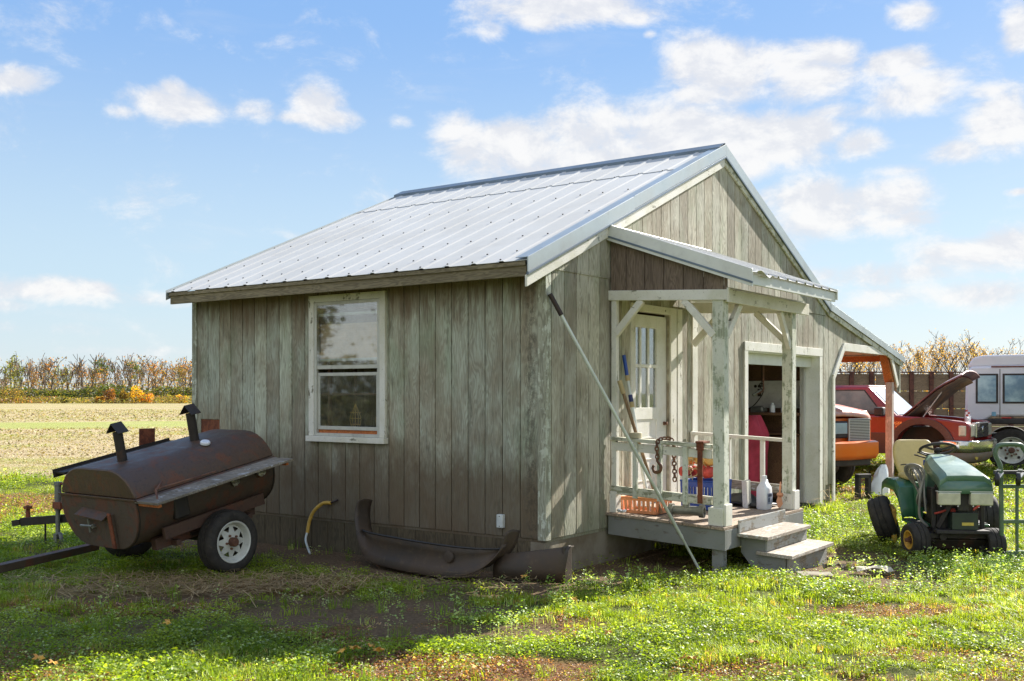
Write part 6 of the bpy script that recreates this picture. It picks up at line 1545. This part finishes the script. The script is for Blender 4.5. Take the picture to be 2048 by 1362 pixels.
kinds = [dict(seed=1, H=10, spread=.5, trunk_r=.16, depth=3, leaf_n=60, leaf_s=.45, cols=[(150,110,80),(130,104,76)], tall=True, minr=.055),
         dict(seed=2, H=10, spread=.6, trunk_r=.15, depth=3, leaf_n=90, leaf_s=.42, cols=[(146,110,88),(138,108,88),(152,120,98)], tall=True, minr=.05, leaf_lo=.15),
         dict(seed=3, H=10, spread=.45, trunk_r=.15, depth=3, leaf_n=170, leaf_s=.45, cols=[(120,128,66),(146,146,74),(104,112,60)], tall=True, minr=.05, leaf_lo=.2),
         dict(seed=4, H=10, spread=.7, trunk_r=.18, depth=3, leaf_n=0, leaf_s=.4, cols=[(0,0,0)], tall=True, minr=.055),
         dict(seed=5, H=10, spread=.5, trunk_r=.13, depth=3, leaf_n=70, leaf_s=.40, cols=[(158,136,112),(172,124,98)], tall=True, minr=.05, leaf_lo=.1),
         dict(seed=6, H=10, spread=.8, trunk_r=.17, depth=3, leaf_n=170, leaf_s=.45, cols=[(160,134,84),(170,110,56),(140,110,60)], tall=False, minr=.05, leaf_lo=.15)]
kl = ['thin bare grey tree standing in the distant left tree line', 'tall tree with rust-coloured leaves in the distant left tree line', 'slim tree with green leaves left in the distant left tree line', 'bare forked dark tree in the distant left tree line', 'pale bare tree with few pink leaves in the distant left tree line', 'rounded tree with yellow-orange leaves in the distant left tree line']
protos = []
n_t = 104
for i in range(n_t):
    k = rt_.choice((0, 0, 1, 1, 3, 4, 4, 2, 5, 0)) if i >= 6 else i
    Y = rt_.uniform(235, 300); X = -(.272 + .235*(i+rt_.uniform(-.5, .5))/n_t)*Y; hh = rt_.choice((.60, .74, .82, .9, .92, 1.06))*rt_.uniform(.92, 1.08)*(Y/255)
    if i < 6: protos.append(make_tree('bare_tree', (X, Y, 0), rt_.uniform(0, 6), kinds[k], kl[k], 'tree', G1, M['bark'])); protos[-1].scale = (hh, hh, hh)
    else: copy_tree(protos[k], (X, Y, 0), rt_.uniform(0, 6), (hh*rt_.uniform(.8, 1.1), hh), kl[k])
# flat-topped pine and a leaning crown that rise above the rest
def pine(loc, H, seed, label):
    t = thing('pine_tree', loc, 0, label, 'tree'); r = random.Random(seed); mb = MB(); mb.tube([(0, 0, 0), (.3, 0, H*.5), (.1, 0, H*.98)], [.22, .16, .07], 5, cap=False)
    cs = []
    for j in range(12):
        z = H*(.62 + .033*j); a = r.uniform(0, 6.28); l_ = r.uniform(.9, 2.1); mb.tube([(.1, 0, z), (math.cos(a)*l_, math.sin(a)*l_, z+.5)], [.07, .04], 3, cap=False); cs.append((math.cos(a)*l_*.8, math.sin(a)*l_*.8, z+.5))
    mb.build('trunk', M['bark'], t); rr = np.random.default_rng(seed); I = rr.integers(0, len(cs), 500); cen = np.array(cs)[I] + rr.normal(0, .38, (500, 3))*[1.2, 1.2, .4]
    o_ = quads_mesh('crown', leaf_quads(cen, .35, PI, rr), np.tile(lin(78,92,60)[:3], (500, 1))*rr.uniform(.6, 1.3, (500, 1)), M['veg']); o_.parent = t
pine((-97.3, 250, 0), 9.2, 3, 'tallest flat-topped pine rising above the distant left tree line')
pine((-89.5, 250, 0), 8.4, 9, 'second flat-topped pine right of the tallest one in the far tree line')
# brush and weeds at the foot of the far trees, as masses
def brush(name, label, n, fx, cols, size, seed, cat='brush', tilt=PI):
    rr = np.random.default_rng(seed); cen, ci = fx(rr, n); V = leaf_quads(cen, size, tilt, rr); C_ = np.array([lin(*c)[:3] for c in cols])[ci % len(cols)]*rr.uniform(.6, 1.3, (len(cen), 1))
    o_ = quads_mesh(name, V, C_, M['veg']); tag(o_, label, cat, kind='stuff'); return o_
def hedge(rr, n):
    x = rr.uniform(-150, -30, n); y = rr.uniform(222, 236, n); top = 1.0 + 3.4*fbm(x, y*.2, .16, 5); z = top*rr.uniform(0, 1, n)**.8; g = (fbm(x, x*0, .11, 8)*6).astype(int) + rr.integers(0, 2, n); return np.stack([x, y, z], 1), g
brush('undergrowth', 'green and brown undergrowth at the foot of the distant left trees', 26000, hedge, [(66,84,48),(80,94,54),(96,92,62),(72,88,52),(108,98,68),(76,84,52)], .55, 31)
def wall_(rr, n):
    x = rr.uniform(-190, 190, n); y = rr.uniform(300, 330, n); top = 3.2 + 5.0*fbm(x, y*.2, .09, 15); z = top*rr.uniform(0, 1, n); g = (fbm(x, x*0, .07, 18)*5).astype(int) + rr.integers(0, 2, n); return np.stack([x, y, z], 1), g
brush('far_woods', 'hazy pinkish brown woods behind the far tree line', 26000, wall_, [(140,122,104),(128,122,106),(152,118,100),(120,120,96),(146,132,110)], .75, 33, 'woods')
def weeds(rr, n):
    x = rr.uniform(-105, -22, n); y = rr.uniform(160, 178, n); top = .35 + 1.1*fbm(x, y*.3, .3, 25); z = top*rr.uniform(0, 1, n); g = (fbm(x, y*.3, .22, 28)*9).astype(int) + rr.integers(0, 2, n); return np.stack([x, y, z], 1), g
brush('weed_strip', 'orange and yellow-green weeds along the far field edge', 24000, weeds, [(124,98,76),(112,108,70),(134,98,76),(118,114,72),(136,124,82),(106,106,66),(130,108,84),(122,106,76)], .30, 35)
# individual bushes on the field edge
def bush(loc, w, h, cols, label, seed, stems=True):
    t = thing('bush', loc, 0, label, 'bush'); rr = np.random.default_rng(seed); n = 900; v = rr.normal(0, 1, (n, 3)); v /= np.linalg.norm(v, axis=1)[:, None]; rad = rr.uniform(.55, 1.05, n)[:, None]*(1+.25*np.sin(v[:, :1]*5+seed))
    cen = v*rad*[w/2, w/2, h/2] + [0, 0, h/2]; C_ = np.array([lin(*c)[:3] for c in cols])[rr.integers(0, len(cols), n)]*rr.uniform(.6, 1.2, (n, 1))
    o_ = quads_mesh('crown', leaf_quads(cen, .22, PI, rr), C_, M['veg']); o_.parent = t; mb = MB(); r = random.Random(seed)
    for j in range(7): a = r.uniform(0, 6.28); mb.tube([(0, 0, 0), (math.cos(a)*w*.2, math.sin(a)*w*.2, h*.5), (math.cos(a)*w*.38, math.sin(a)*w*.38, h*r.uniform(.7, 1.1))], [.05, .03, .015], 3, cap=False)
    mb.build('stem', M['bark'], t)
for (px, w, h, cols, lb) in ((272, 2.6, 2.6, [(214,178,56),(196,154,56)], 'bright yellow bush on the far field edge left of the shed'), (295, 2.1, 1.5, [(222,170,70),(196,130,70)], 'low golden-orange bush just right of the bright yellow one'), (247, 1.5, 2.1, [(150,120,66),(126,112,60)], 'small brown-green bush left of the bright yellow one'),
    (220, 1.9, 2.4, [(150,100,66),(130,92,60)], 'dark reddish-brown bush on the far field edge'), (22, 3.6, 2.6, [(136,128,70),(150,120,84)], 'straggly brown bush at the far left of the field edge'), (200, 1.3, 1.1, [(206,160,80),(170,140,70)], 'low tan bush left of the reddish-brown one'), (362, 1.8, 1.3, [(222,176,84),(180,150,70)], 'golden weed clump on the field edge beside the shed wall'), (128, 1.5, 1.1, [(120,128,60),(140,120,60)], 'small green clump in the middle of the orange weeds')):
    bush(((px-1024)/2100*164, 164, 0), w, h, cols, lb, px)
big = dict(seed=44, H=10, spread=.6, trunk_r=.12, depth=4, leaf_n=500, leaf_s=.26, cols=[(170,120,70),(140,120,70),(190,140,80)], tall=False, minr=.03, cluster=.4)
t_ = make_tree('bare_tree', (-51.2, 164, 0), 1.0, big, 'twiggy brown tree close beside the shed left edge, taller than its neighbours', 'tree', None, M['bark']); t_.scale = (.62, .62, .62)
t2 = copy_tree(t_, (-79, 172, 0), 2.4, (.46, .50), 'twiggy half-bare tree above the straggly bush at far left')
# right-hand trees beyond the fence: bare limbs with orange-brown leaves
RK = [dict(seed=61, H=8, spread=.75, trunk_r=.16, depth=4, leaf_n=430, leaf_s=.17, cols=[(184,144,104),(168,128,94),(190,162,122)], tall=False, minr=.018, cluster=.28, leaf_lo=.2),
      dict(seed=62, H=8, spread=.6, trunk_r=.15, depth=4, leaf_n=620, leaf_s=.18, cols=[(188,152,108),(172,136,98),(156,126,92)], tall=True, minr=.018, cluster=.28, leaf_lo=.1),
      dict(seed=63, H=8, spread=.8, trunk_r=.17, depth=4, leaf_n=150, leaf_s=.16, cols=[(186,140,98),(192,150,100)], tall=False, minr=.018, cluster=.25, leaf_lo=.4)]
rp = []
lab = ['tree with dense orange-brown leaves beyond the fence', 'slender tree thick with golden leaves beyond the fence', 'nearly bare spreading tree beyond the fence']
sp = [(1698, 58, 0.648, 1), (1720, 62, 0.63, 0), (1750, 60, 0.594, 2), (1690, 70, 0.592, 0), (1735, 72, 0.607, 1), (1775, 64, 0.522, 1), (1800, 60, 0.54, 1), (1828, 66, 0.592, 0), (1812, 75, 0.592, 2), (1850, 70, 0.612, 1), (1868, 62, 0.558, 2), (1885, 66, 0.63, 1), (1910, 62, 0.666, 0), (1925, 70, 0.725, 2), (1945, 64, 0.607, 0), (1965, 70, 0.592, 1), (1990, 66, 0.63, 2), (2010, 74, 0.594, 0), (2035, 68, 0.558, 2), (2070, 64, 0.648, 1), (2110, 66, 0.592, 0), (1660, 66, 0.63, 1), (1840, 90, 0.703, 1), (1890, 92, 0.666, 1), (1780, 88, 0.592, 0), (1950, 90, 0.74, 1), (2000, 92, 0.592, 1), (1715, 90, 0.629, 1)]
for i, (px, Y, s_, k) in enumerate(sp):
    X = (px-1024)/2100*Y
    if len(rp) < 3 and True:
        if i < 3:
            kk = i; rp.append(make_tree('autumn_tree', (X, Y, 0), i*1.3, RK[kk], lab[kk], 'tree', 'autumn trees beyond the board fence', M['bark'])); rp[-1].scale = (s_, s_, s_)
            continue
    copy_tree(rp[k], (X, Y, 0), rt_.uniform(0, 6), (s_*.9, s_), lab[k])
def rbrush(rr, n):
    x = rr.uniform(14, 60, n); y = rr.uniform(52, 60, n); top = 1.2 + 1.6*fbm(x, y*.2, .4, 65); z = top*rr.uniform(0, 1, n); return np.stack([x, y, z], 1), (fbm(x, x*0, .3, 68)*4).astype(int) + rr.integers(0, 2, n)
brush('hedge_brush', 'tan and orange brush just beyond the board fence', 9000, rbrush, [(190,150,90),(160,140,80),(200,140,84),(150,130,84)], .2, 66)
# leafy yard trees off to the left, outside the frame: the window panes mirror them
bk = dict(seed=71, H=9, spread=.8, trunk_r=.3, depth=3, leaf_n=4200, leaf_s=.42, cols=[(110,108,62),(140,118,70),(92,94,56)], tall=False, minr=.03, cluster=.7, leaf_lo=.3)
b1 = make_tree('yard_tree', (-34, 8.1, 0), 0, bk, 'leafy yard tree outside the frame, mirrored at one side of the window', 'tree', None, M['bark'])
b1.scale = (.62, .62, .66)
copy_tree(b1, (-34.5, 1.9, 0), 2, (.6, .56), 'leafy yard tree outside the frame, mirrored at the other side of the window')
def shedge(rr, n):
    x = rr.uniform(-34, -32, n); y = rr.uniform(-3, 12, n); top = 2.3 + 1.6*fbm(x*.3, y, .5, 95); z = top*rr.uniform(0, 1, n); return np.stack([x, y, z], 1), rr.integers(0, 3, n)
brush('side_hedge', 'hedge outside the frame at left, mirrored in the window panes', 9000, shedge, [(92,92,54),(110,100,58),(84,80,52)], .26, 96, 'hedge')
# every tree of the two rows is named by its place in its row
for grp, row in ((G1, 'far tree line'), ('autumn trees beyond the board fence', 'row beyond the fence')):
    T = sorted([o_ for o_ in COL.objects if o_.get('group') == grp and o_.parent is None], key=lambda o_: o_.location.x/o_.location.y)
    for i, o_ in enumerate(T):
        w_ = o_['label'].split(' in the ')[0].split(' beyond ')[0]; w_ = w_.replace(' standing', '')
        o_['label'] = '%s, %s from the left in the %s' % (w_, ordn(i+1), row)
